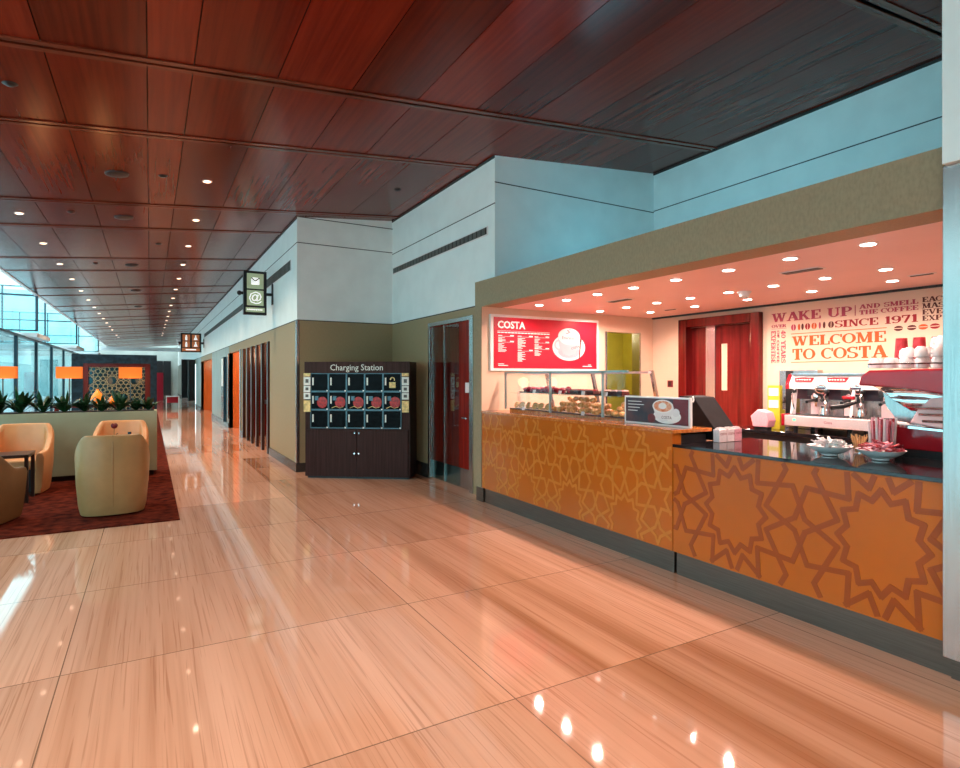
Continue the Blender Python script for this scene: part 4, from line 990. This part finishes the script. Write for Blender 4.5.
for r in range(3):
    for i in range(5):
        a, b_ = lx0+i*lw_, lx0+(i+1)*lw_; z0, z1 = lz0+r*lh, lz0+(r+1)*lh
        f = MB().box(a,b_,-.004,.018,z0,z0+.016).box(a,b_,-.004,.018,z1-.012,z1).box(a,a+.012,-.004,.018,z0,z1).box(b_-.012,b_,-.004,.018,z0,z1)
        dd = f.build('locker_door', M['kioskedge'], ks)
        MB().box(a+.012,b_-.012,.004,.010,z0+.016,z1-.012).build('locker_glass', M['darkglass'], dd)
        MB().box(a+.03,a+.052,-.002,.004,z0+.10,z0+.22).build('number_strip', M['mint'], dd)
        MB().box(b_-.03,b_-.008,-.008,-.004,z0+.004,z0+.024).build('lock', M['signwhite'], dd)
        if r == 1:
            MB().ell((.21,.0035,.12),(.085,.002,.09),14,8).build('red_oval_print' if False else 'red_oval', M['redstuff'], dd, loc=(a-.02,0,z0))  # flat red oval set into the face of the locker glass
            MB().box(a+.07,a+.13,.001,.0038,z0+.15,z0+.22).build('charging_plug', M['navyblue'], dd)
            if i: MB().tube([(a+.05,.0035,z0+.03),(a+.12,.0035,z0+.06),(a+.18,.0035,z0+.03),(a+.24,.0035,z0+.05)], .005, 5).build('cable', M['notice'], dd)
        if r == 2 and i == 4:
            m_ = MB().box(a+.10,a+.20,.0,.0038,z0+.06,z0+.15)
            for q in range(10):
                a0, a1 = PI*q/9-.3, PI*(q+1)/9-.3
                m_.prism([(.04*math.cos(a0),.045*math.sin(a0)),(.04*math.cos(a1),.045*math.sin(a1)),(.025*math.cos(a1),.03*math.sin(a1)),(.025*math.cos(a0),.03*math.sin(a0))], ((a+.15,.003,z0+.185),(1,0,0),(0,0,1)), .003)
            m_.build('padlock_symbol', M['notice'], dd)
for sx_, side in ((-.012,'left'),(L_-.125,'right')):
    for k, (z0, hh, mm) in enumerate(((1.61,.05,'notice'),(1.47,.13,'mint'),(1.36,.10,'mint'),(1.25,.10,'mint'),(1.05,.18,'notice'))):
        nn = MB().box(sx_,sx_+.11,-.014,-.003,z0,z0+hh).build('notice_card', M[mm], ks)
        if mm == 'mint': MB().box(sx_+.03,sx_+.08,-.0155,-.014,z0+hh*.3,z0+hh*.75).build('pictogram', M['vent'], nn)

# slat screen
t = thing('slat_screen', 'dark vertical slat screen in the corridor wall opening', 'screen', (X1,12.6,0))
for i in range(6):
    Y = .03+i*.74; MB().box(-.03,.03,Y,Y+.13,.0,2.34).build('slat', M['darkwood'], t, bevel=.004)
MB().box(.45,.5,-.02,3.9,.9,1.0).build('inner_rail', M['darkwood'], t)
for i in range(1):
    o = MB().box(0,.05,-1.9,1.9,.0,2.3).build('tinted_glass_wall', M['navyblue'], loc=(4.4,14.5,0)); tag(o, 'dark blue glass wall seen between the vertical slats', 'glass wall')
o = B(0,1.0,-1.4,1.4,0,1.0).build('reception_desk', M['door_orange'], loc=(3.2,14.4,0), bevel=.01); tag(o, 'low red orange desk behind the vertical slats', 'desk')
# dark panels further along
for i, Y in enumerate((20.6,)):
    t = thing('wall_display', 'tall narrow glass showcase on the blue grey corridor wall', 'showcase', (X1,Y,0))
    MB().box(-.10,-.001,-.30,.30,.15,2.25).build('casing', M['navyblue'], t)
    MB().box(-.105,-.10,-.26,.26,1.3,2.2).build('lit_panel', M['mint'], t)
t = thing('banner_panel', 'tall black panel leaning out from the far corridor wall', 'panel', (X1,35.2,0)); MB().box(-.35,-.001,0,.2,.3,2.55).build('board', M['black'], t)
MB().box(-.35,-.001,0,.2,.0,.3).build('foot', M['steel'], t)
t = thing('banner_panel', 'tall black panel, the farther one along the corridor wall', 'panel', (X1,40.5,0)); MB().box(-.45,-.001,0,.3,.3,2.7).build('board', M['black'], t)
MB().box(-.45,-.001,0,.3,.0,.3).build('foot', M['steel'], t)

# wall vents
def wvent(name, X, y0, y1, z0, z1, lab):
    t = thing(name, lab, 'vent', (X,y0,z0), 0, 'long wall vents')
    MB().box(-.012,-.001,0,y1-y0,0,z1-z0).build('frame', M['lampring'], t)
    MB().box(-.016,-.012,.02,y1-y0-.02,.015,z1-z0-.015).build('grille', M['vent'], t)
    m_ = MB(); n = int((y1-y0)/.12)
    for i in range(n): m_.box(-.019,-.016,.03+i*.12,.045+i*.12,.015,z1-z0-.015)
    m_.build('louvres', M['flor_strip'], t)
wvent('wall_vent', X2, 6.55, 9.95, 3.46, 3.58, 'long grey air vent on the white wall above the steel framed door')
wvent('wall_vent', X1, 10.45, 13.3, 3.46, 3.66, 'grey air vent on the white corridor wall behind the envelope sign')
wvent('wall_vent', X1, 13.9, 29, 3.38, 3.56, 'very long air vent running down the far corridor wall')

# ================================================================== HANGING SIGNS
sg = thing('hanging_sign', 'black hanging sign box with lit envelope and at symbols on a wall bracket', 'sign', (X1,12.2,3.25))
MB().box(-.56,-.13,-.06,.06,-.42,.44).build('sign_box', M['black'], sg, bevel=.006)
MB().box(-.025,-.001,-.05,.05,-.20,.24).build('wall_plate', M['black'], sg)
MB().cyl((-.025,0,0),(-.13,0,0),.03).build('bracket_arm', M['black'], sg, smooth=True)
MB().cyl((-.56,0,0),(-.61,0,0),.03).ell((-.63,0,0),(.045,.045,.045)).build('end_knob', M['black'], sg, smooth=True)
def sf(x, z): return ((x, -.061, z), (1,0,0), (0,0,1))
MB().box(-.50,-.19,-.066,-.060,.09,.39).build('envelope_panel', M['icon_lit'], sg)
MB().box(-.50,-.19,-.066,-.060,-.24,.06).build('at_symbol_panel', M['icon_lit'], sg)
MB().box(-.52,-.17,-.066,-.060,-.37,-.28).build('text_panel', M['icon_lit'], sg)
m_ = MB()
def sq(p, d=.004): m_.prism(p, ((0,-.066,0),(1,0,0),(0,0,1)), d)
sq([(-.42,.17),(-.27,.17),(-.27,.31),(-.42,.31)])
m_.build('envelope_symbol', M['icon_white'], sg)
m_ = MB()
def ln_(x0,z0,x1,z1,t=.022):
    dx,dz = x1-x0,z1-z0; l = math.hypot(dx,dz); nx,nz = -dz/l*t/2, dx/l*t/2
    m_.prism([(x0+nx,z0+nz),(x0-nx,z0-nz),(x1-nx,z1-nz),(x1+nx,z1+nz)], ((0,-.0705,0),(1,0,0),(0,0,1)), .001)
ln_(-.42,.305,-.345,.24); ln_(-.345,.24,-.27,.305)
m_.build('envelope_folds', M['vent'], sg)
m_ = MB(); font_mb(m_, '@', ((-.345,-.067,-.155),(1,0,0),(0,0,1)), .26, .003, 'CENTER'); m_.build('at_symbol', M['icon_white'], sg)
m_ = MB()
for i in range(9): m_.prism([(-.50+i*.033,-.335),(-.475+i*.033,-.335),(-.475+i*.033,-.31),(-.50+i*.033,-.31)], ((0,-.066,0),(1,0,0),(0,0,1)), .003)
m_.build('sign_text', M['icon_white'], sg)
sg = thing('hanging_sign', 'far hanging sign box with four lit orange restroom symbols', 'sign', (X1,29.3,3.14))
MB().box(-.95,-.12,-.06,.06,-.42,.44).build('sign_box', M['black'], sg)
MB().cyl((-.0,0,0),(-.12,0,0),.05).box(-.03,-.001,-.05,.05,-.2,.2).build('bracket_arm', M['black'], sg)
MB().ell((-1.0,0,0),(.06,.06,.06)).build('end_knob', M['black'], sg, smooth=True)
for i, xx in enumerate((-.88,-.50)):
    for j, zz in enumerate((.10,-.20)):
        pp = MB().box(xx,xx+.30,-.066,-.060,zz,zz+.27).build('symbol_panel', M['icon_orange'], sg)
        m_ = MB(); disc(m_, xx+.15, zz+.215, .03, .03, ((0,-.066,0),(1,0,0),(0,0,1)), .003, 12)
        if i == 0: m_.prism([(xx+.11,zz+.02),(xx+.19,zz+.02),(xx+.19,zz+.18),(xx+.11,zz+.18)], ((0,-.066,0),(1,0,0),(0,0,1)), .003)
        else: m_.prism([(xx+.07,zz+.04),(xx+.23,zz+.04),(xx+.17,zz+.18),(xx+.13,zz+.18)], ((0,-.066,0),(1,0,0),(0,0,1)), .003)
        m_.build('person_symbol', M['icon_white'], pp)
pp = MB().box(-.90,-.18,-.066,-.060,-.37,-.24).build('text_panel', M['icon_orange'], sg)
MB().box(-.75,-.33,-.070,-.066,-.33,-.28).build('sign_text', M['icon_white'], pp)

# ================================================================== CEILING FITTINGS (wood ceiling)
tilt = -math.atan(.09)
def cfix(o, x, y): o.location = (x, y, CZ(x)-.0005); o.rotation_euler = (0, tilt, 0)
first = None
k_ = 0
ylist = [8.35+2.15*i for i in range(-5, 16) if i not in (-1, -2)]
dn = {}
for col_, (x, side) in enumerate(((.65,'right'),(-1.63,'left'))):
    vis = 0
    for y in ylist:
        if col_ == 1 and y < 9: 
            if y > 7: continue
        v_ = y > 8
        if v_: vis += 1
        lab = ('small lit spotlight in the wood ceiling, %s from the camera in the %s line' % (ORD[vis-1] if vis else 'nearest', side)) if v_ else 'small lit spotlight in the wood ceiling above and behind the viewer, %s line' % side
        if first is None:
            first = thing('ceiling_spotlight', lab, 'ceiling light', group='spotlights in the wood ceiling'); t = first
            MB().lathe([(.045,-.008),(.06,-.006),(.06,0),(.045,0)]).build('trim_ring', M['lampring'], t, smooth=True)
            MB().lathe([(.001,-.010),(.043,-.010),(.043,-.007),(.001,-.007)]).build('lens', M['lamp_warm'], t)
        else: t = copy_tree(first); t['label'] = lab
        cfix(t, x, y)
        if y < 30:
            ld = bpy.data.lights.new('spotlight_beam', 'SPOT'); ld.energy = 135; ld.color = (1,.76,.56); ld.spot_size = math.radians(125); ld.spot_blend = .7; ld.shadow_soft_size = .04
            lo = bpy.data.objects.new('spotlight_beam', ld); COL.objects.link(lo); lo.location = (x, y, CZ(x)-.03)
for i, y in enumerate([6.1-.0, 8.3, 10.5, 14.9, 19.2, 23.6]):
    if i == 0: continue
    t = thing('ceiling_speaker', 'round black speaker in the wood ceiling, %s from the camera' % ORD[i-1], 'speaker', group='black round speakers in the wood ceiling')
    MB().lathe([(.10,-.02),(.125,-.012),(.13,0)]).build('rim', M['black'], t, smooth=True); MB().lathe([(.001,-.03),(.06,-.03),(.10,-.021)]).build('cone', M['black'], t, smooth=True)
    cfix(t, -.35, y)
for i, (x, y, lab) in enumerate(((-1.0,6.05,'small round black ceiling fitting near the top left corner'),(.14,8.25,'small round sprinkler in the narrow ceiling strip, nearest one'),(-1.0,10.3,'small round black ceiling fitting left of the speakers'),(.14,12.5,'small round sprinkler in the narrow ceiling strip, farther one'),(-1.0,14.7,'small round black ceiling fitting, farthest left of the speakers'),(3.2,8.1,'small round fitting in the ceiling above the steel framed door'),(.66,12.6+2,'tiny dark fitting behind the right line of spotlights'))):
    t = thing('ceiling_sprinkler', lab, 'sprinkler', group='small round ceiling fittings')
    MB().lathe([(.045,-.006),(.055,0)]).build('rim', M['black'], t, smooth=True); MB().lathe([(.001,-.02),(.03,-.016),(.04,-.007)]).build('cap', M['black'], t, smooth=True)
    cfix(t, x, y)

# ================================================================== LOUNGE: carpet, planter, chairs, tables
o = B(-1.84,1.39,-7.4,14.2,0,.012).build('carpet', M['carpet'], loc=(-1.1,14.7,0)); tag(o, 'mottled brown red carpet under the lounge chairs', 'carpet')
o.data.transform(Matrix.Identity(4))
pl = thing('planter_box', 'long sage green planter box with dark recessed base', 'planter', (-2.2,11.0,0.012))
MB().box(-.74,2.30,-.20,.35,.08,1.04).build('trough', M['planter'], pl, bevel=.004)
MB().box(-.71,2.25,-.15,.30,.0,.08).build('base', M['black'], pl)
MB().box(-.70,2.26,-.16,.31,1.0401,1.048).build('soil', M['soil'], pl)
def leaf(mb, a, l, w, lean, z0=0, r0=0.02):
    n = 6; ca, sa = math.cos(a), math.sin(a)
    L1, R1 = [], []
    for i in range(n+1):
        s_ = i/n; r = r0+l*lean*s_; z_ = z0+l*(1-lean*.5)*s_*(1-.55*lean*s_*s_)+.02*s_
        ww = w*math.sin(PI*min(1, max(.04, (s_-.15)/.85)))**.8 if s_ > .15 else .006
        if i == n: ww = .002
        cx, cy = r*ca, r*sa
        L1.append((cx-sa*ww, cy+ca*ww, z_+.006)); R1.append((cx+sa*ww, cy-ca*ww, z_+.006))
        L1[-1] = (*L1[-1][:2], L1[-1][2]+.25*ww)
        R1[-1] = (*R1[-1][:2], R1[-1][2]+.25*ww)
    C1 = [((a_[0]+b_[0])/2, (a_[1]+b_[1])/2, a_[2]-.35*.02) for a_, b_ in zip(L1, R1)]
    vs = L1+C1+R1; k = n+1
    fs = [(i, i+1, k+i+1, k+i) for i in range(n)] + [(k+i, k+i+1, 2*k+i+1, 2*k+i) for i in range(n)]
    lo_ = [(p[0], p[1], p[2]-.003) for p in vs]
    m = len(vs); mb.add(vs+lo_, fs+[tuple(m+q for q in reversed(f)) for f in fs])
px = [-2.55,-2.22,-1.95,-1.70,-1.42,-1.15,-.90,-.66,-.43,-.2,-.02]
hs = [.30,.40,.42,.44,.36,.34,.30,.30,.34,.26,.22]
pn_ = ['at the left edge of the frame','left of the dark mullion','below the white bloom','right of the white bloom','under the left lamp','right of the left lamp','left of the orange vases','in front of the big orange vase','in front of the small orange vase','under the right lamp','at the right end of the planter']
for i, (x, h_) in enumerate(zip(px, hs)):
    t = thing('leafy_plant', 'dark green leafy plant in the planter, %s' % pn_[i], 'plant', (x, 11.0+random.uniform(-.05,.05), 1.062), random.uniform(0,6), 'leafy plants in the planter box')
    m_ = MB()
    for k in range(34):
        leaf(m_, 2*PI*k/34*5+random.uniform(-.3,.3), h_*random.uniform(.5,1.2), .028*random.uniform(.7,1.3), random.uniform(.1,.95))
    m_.build('leaves', M['leaf'], t, smooth=True)
    if i == 2:
        MB().tube([(0,0,.0),(.02,0,.42)], .004, 5).build('flower_stem', M['leaf'], t); MB().ell((.02,0,.43),(.03,.02,.045),10,8).build('bloom', M['petal'], t, smooth=True)

def tub_chair(name, label, loc, rz, m1, mseat=None):
    """tub armchair, open side towards local -Y, back at +Y"""
    t = thing(name, label, 'armchair', loc, rz, 'leather tub armchairs')
    hw, hd = .36, .34
    path = []
    # plan curve from front right arm around the back to the front left arm (centre line)
    def pt(s):
        # s in 0..1 ; arm(0-.28) corner back corner arm
        P_ = [(.34,-.36),(.35,-.1),(.34,.16),(.29,.30),(.15,.36),(0,.372),(-.15,.36),(-.29,.30),(-.34,.16),(-.35,-.1),(-.34,-.36)]
        q = s*(len(P_)-1); i = min(int(q), len(P_)-2); f_ = q-i
        p0 = P_[max(i-1,0)]; p1 = P_[i]; p2 = P_[i+1]; p3 = P_[min(i+2,len(P_)-1)]
        c = lambda a,b,c_,d_: .5*((2*b)+(-a+c_)*f_+(2*a-5*b+4*c_-d_)*f_*f_+(-a+3*b-3*c_+d_)*f_**3)
        return V((c(p0[0],p1[0],p2[0],p3[0]), c(p0[1],p1[1],p2[1],p3[1])))
    n = 48; th = .045; vs = []; ring = 10
    for i in range(n+1):
        s = i/n; p = pt(s); d_ = (pt(min(1,s+.01))-pt(max(0,s-.01))).normalized(); nn = V((d_.y,-d_.x))
        if nn.dot(p) < 0: nn = -nn
        e = abs(s-.5)*2
        zt = .90 if e < .38 else (.90-.33*min(1,((e-.38)/.42))**1.1 if e < .8 else .57-.02*(e-.8)/.2)
        sec = []
        for (f_, z_) in ((1,.0),(1.25,.10),(1.3,zt*.5),(1.15,zt-.05),(.6,zt-.005),(-.6,zt),(-1.1,zt-.04),(-1.0,zt*.6),(-1,.12),(-1,.0)):
            taper = .86+.14*min(1, z_/.55)
            q = p*taper + nn*th*f_; sec.append((q.x, q.y, z_+.012 if z_ == 0 else z_))
        vs += sec
    fs = [(i*ring+j, i*ring+(j+1) % ring, (i+1)*ring+(j+1) % ring, (i+1)*ring+j) for i in range(n) for j in range(ring)]
    fs += [tuple(range(ring-1,-1,-1)), tuple(range(n*ring, (n+1)*ring))]
    MB().add(vs, fs).build('shell', m1, t, smooth=True, bevel=.008)
    MB().box(-.30,.30,-.34,.30,.33,.46).build('seat_cushion', mseat or m1, t, bevel=.03, smooth=True, seg=3)
    MB().box(-.28,.28,-.26,.28,.03,.33).build('seat_base', M['black'], t)
    MB().tube([(0,.372*(.86)+th*1.0,.03),(0,.372*(.885)+th*1.27,.12),(0,.372*.98+th*1.32,.45),(0,.372+th*1.18,.82),(0,.372+th*.55,.898)], .006, 6).build('back_seam', m1, t, smooth=True)
    t.scale = (.94,.94,1.03)
    return t
zc_ = .012
tub_chair('armchair', 'olive tan leather tub armchair seen squarely from behind, centre seam on back', (-.38,8.16,zc_), PI+.03, M['leather_olive'])
tub_chair('armchair', 'tan leather tub armchair facing us behind the back-turned chair', (-.40,10.12,zc_), -.12, M['leather'])
tub_chair('armchair', 'peach tan leather tub armchair facing us beside the dark side table', (-1.57,10.08,zc_), -.1, M['leather'])
tub_chair('armchair', 'brown leather tub armchair cut off by the left edge of the photo', (-1.66,8.10,zc_), PI-.30, M['leather_brown'])
def side_table(x, y, rz, label):
    t = thing('side_table', label, 'side table', (x,y,zc_), rz, 'dark square side tables')
    MB().box(-.25,.25,-.25,.25,.57,.61).build('table_top', M['darkwood'], t, bevel=.004)
    for sx in (-1,1):
        for sy in (-1,1): MB().box(sx*.225-.02,sx*.225+.02,sy*.225-.02,sy*.225+.02,0,.57).build('leg', M['darkwood'], t)
    MB().box(-.205,.205,-.235,-.215,.02,.05).box(-.205,.205,.215,.235,.02,.05).build('foot_rail', M['darkwood'], t)
    return t
side_table(-1.58,9.42,.0,'dark square side table between the two left armchairs')
side_table(-.40,9.18,.0,'dark square side table hidden behind the back-turned armchair')
def rose(x, y, lab, h=.25):
    t = thing('bud_vase', lab, 'vase', (x,y,zc_+.611), 0, 'bud vases with a red rose')
    MB().lathe([(.022,0),(.026,.04),(.012,.09),(.014,.12),(.011,.12),(.009,.09),(.001,.02)], n=14).build('glass_vase', M['caseglass'], t, smooth=True)
    MB().tube([(0,0,.03),(.005,0,h)], .003, 5).build('stem', M['leaf'], t)
    MB().ell((.005,0,h+.02),(.038,.038,.032),10,8).ell((.02,.01,h+.03),(.025,.02,.03),8,6).ell((-.012,-.01,h+.032),(.022,.022,.028),8,6).build('rose_bloom', M['rosered'], t, smooth=True)
    m_ = MB(); leaf(m_, 0, .08, .014, .6, h*.55, 0); leaf(m_, 2.6, .08, .014, .6, h*.45, 0); m_.build('leaves', M['leaf'], t)
rose(-1.74,9.30,'bud vase with red rose on the left side table')
rose(-.42,9.15,'bud vase with dark red rose above the back-turned armchair', .30)
t = thing('cruet', 'small glass cruet with blue cap next to the rose behind the armchair', 'cruet', (-.24,9.15,zc_+.611))
MB().lathe([(.03,0),(.032,.12),(.02,.19)], n=12).build('bottle', M['caseglass'], t, smooth=True); MB().lathe([(.022,.19),(.022,.235)], n=12).build('cap', M['navyblue'], t)

# lamps behind planter
def lamp(x, w, lab):
    t = thing('floor_lamp', lab, 'floor lamp', (x,14.0,zc_), 0, 'floor lamps with orange box shades')
    MB().box(-.15,.15,-.15,.15,0,.02).build('base', M['mullion'], t)
    MB().cyl((0,0,.02),(0,0,1.6),.012).build('pole', M['mullion'], t)
    MB().box(-w/2,w/2,-.11,.11,1.56,1.79).build('lamp_shade', M['shade'], t, bevel=.004)
    ld = bpy.data.lights.new('lamp_glow', 'POINT'); ld.energy = 6; ld.color = (1,.5,.2); ld.shadow_soft_size = .15
    lo = bpy.data.objects.new('lamp_glow', ld); COL.objects.link(lo); lo.location = (x,13.8,1.45)
lamp(-1.385,.42,'orange box shade floor lamp left of the dark portal')
lamp(-.35,.41,'orange box shade floor lamp in front of the dark portal')
lamp(-2.42,.42,'added orange floor lamp standing in for a lamp reflection, left edge of the frame')  # added lamp, in place of a lamp's reflection in the glass wall
st = thing('console_table', 'dark console table behind the planter carrying the orange vases', 'table', (-1.0,14.6,zc_))
MB().box(-.7,1.1,-.2,.2,.96,1.0).build('table_top', M['darkred'], st)
for x in (-.66,1.06):
    for y in (-.16,.16): MB().box(x-.02,x+.02,y-.02,y+.02,0,.96).build('leg', M['darkred'], st)
for (x, s, lab) in ((-.96,1,'larger orange teardrop vase on the console behind the plants'),(-.70,.6,'smaller orange teardrop vase on the console behind the plants')):
    o = MB().lathe([(.05*s,0),(.12*s,.07*s),(.13*s,.14*s),(.08*s,.23*s),(.025*s,.30*s),(.02*s,.33*s)], n=24).build('orange_vase', M['orangevase'], loc=(x,14.6,zc_+1.001), smooth=True); tag(o, lab, 'vase', 'orange vases on the console')

# portal
pt_ = thing('lattice_portal', 'dark granite portal with red inner frame and brass lattice', 'portal', (-.87,20,.012))
MB().box(-1.05,1.05,-.15,.35,1.98,2.24).box(-1.05,-.78,-.15,.35,0,1.98).box(.88,1.05,-.15,.35,0,1.98).build('granite_surround', M['granite'], pt_)
MB().box(-.78,-.66,-.12,.2,0,1.98).box(.74,.88,-.12,.2,0,1.98).box(-.66,.74,-.12,.2,1.88,1.98).build('red_frame', M['darkred'], pt_)
strips(MB(), star_segments(.12, 1.40, 1.38, 64, 1, 1), ((-.66,.05,.50),(1,0,0),(0,0,1)), .014, .03).build('lattice', M['brass'], pt_)
MB().box(-.66,.74,.10,.11,.5,1.88).build('glass_pane', M['smokeglass'], pt_)
MB().box(-.78,.88,-.3,.3,0,.5).build('dark_ledge', M['darkred'], pt_)

# far end furniture
t = thing('white_console', 'small white table at the far end of the corridor', 'table', (.98,34,0))
MB().box(-.35,.45,-.3,.3,.80,.86).build('table_top', M['beam'], t)
for x in (-.33,.43):
    for y in (-.27,.27): MB().box(x-.025,x+.025,y-.025,y+.025,0,.80).build('leg', M['beam'], t)
MB().box(-.30,.40,.26,.28,.35,.8).build('red_back', M['signred'], t)
t.scale = (.75,.75,.72)
o = MB().box(-.3,.3,-.1,.1,0,1.9).build('red_display_board', M['signred'], loc=(.5,46,0)); tag(o, 'red display board beside the dark portal far down the corridor', 'display board')
t = thing('far_doorway_panel', 'dark double door on the far grey wall', 'door', (1.0,57.9,0)); MB().box(-.6,-.02,-.05,.05,0,3.0).build('door_leaf', M['black'], t); MB().box(.02,.6,-.05,.05,0,3.0).build('door_leaf', M['black'], t)

# ================================================================== LIGHT
w = bpy.data.worlds.new('World'); sc.world = w; w.use_nodes = True
N = w.node_tree.nodes; L = w.node_tree.links
bg = N['Background']; tc = N.new('ShaderNodeTexCoord'); sp = N.new('ShaderNodeSeparateXYZ'); L.new(tc.outputs['Generated'], sp.inputs[0])
r = ramp(N, [(0,(.45,.68,.74)),(.5,(.68,.90,.95)),(1,(.76,.92,.98))]); mr = N.new('ShaderNodeMapRange'); mr.inputs[1].default_value = -1; L.new(sp.outputs[2], mr.inputs[0]); L.new(mr.outputs[0], r.inputs[0])
L.new(r.outputs[0], bg.inputs['Color']); bg.inputs['Strength'].default_value = 2.9
ld = bpy.data.lights.new('back_room_lamp', 'POINT'); ld.energy = 25; ld.color = (1,.9,.6); ld.shadow_soft_size = .1
lo = bpy.data.objects.new('back_room_lamp', ld); COL.objects.link(lo); lo.location = (6.2,7.1,2.3)
for Y in (13.5, 18.3, 28):
    ld = bpy.data.lights.new('side_room_lamp', 'POINT'); ld.energy = 60; ld.color = (1,.6,.35); ld.shadow_soft_size = .1
    lo = bpy.data.objects.new('side_room_lamp', ld); COL.objects.link(lo); lo.location = (2.9,Y,2.3)

# ================================================================== CAMERA
cd = bpy.data.cameras.new('camera'); cam = bpy.data.objects.new('camera', cd); COL.objects.link(cam); sc.camera = cam
cam.location = (0,0,1.6); cam.rotation_euler = (PI/2, 0, -math.atan(330/580))
cd.sensor_fit = 'HORIZONTAL'; cd.sensor_width = 36; cd.lens = 36*580/960; cd.shift_y = -7/960; cd.clip_start = .05; cd.clip_end = 300
sc.view_settings.view_transform = 'Standard'; sc.view_settings.look = 'None'; sc.view_settings.gamma = 1; sc.view_settings.exposure = .28
sc.view_settings.use_curve_mapping = False
sc.cycles.use_denoising = True
sc.cycles.max_bounces = 8; sc.cycles.transparent_max_bounces = 16
sc.cycles.sample_clamp_indirect = 6
sc.cycles.caustics_reflective = False; sc.cycles.caustics_refractive = False
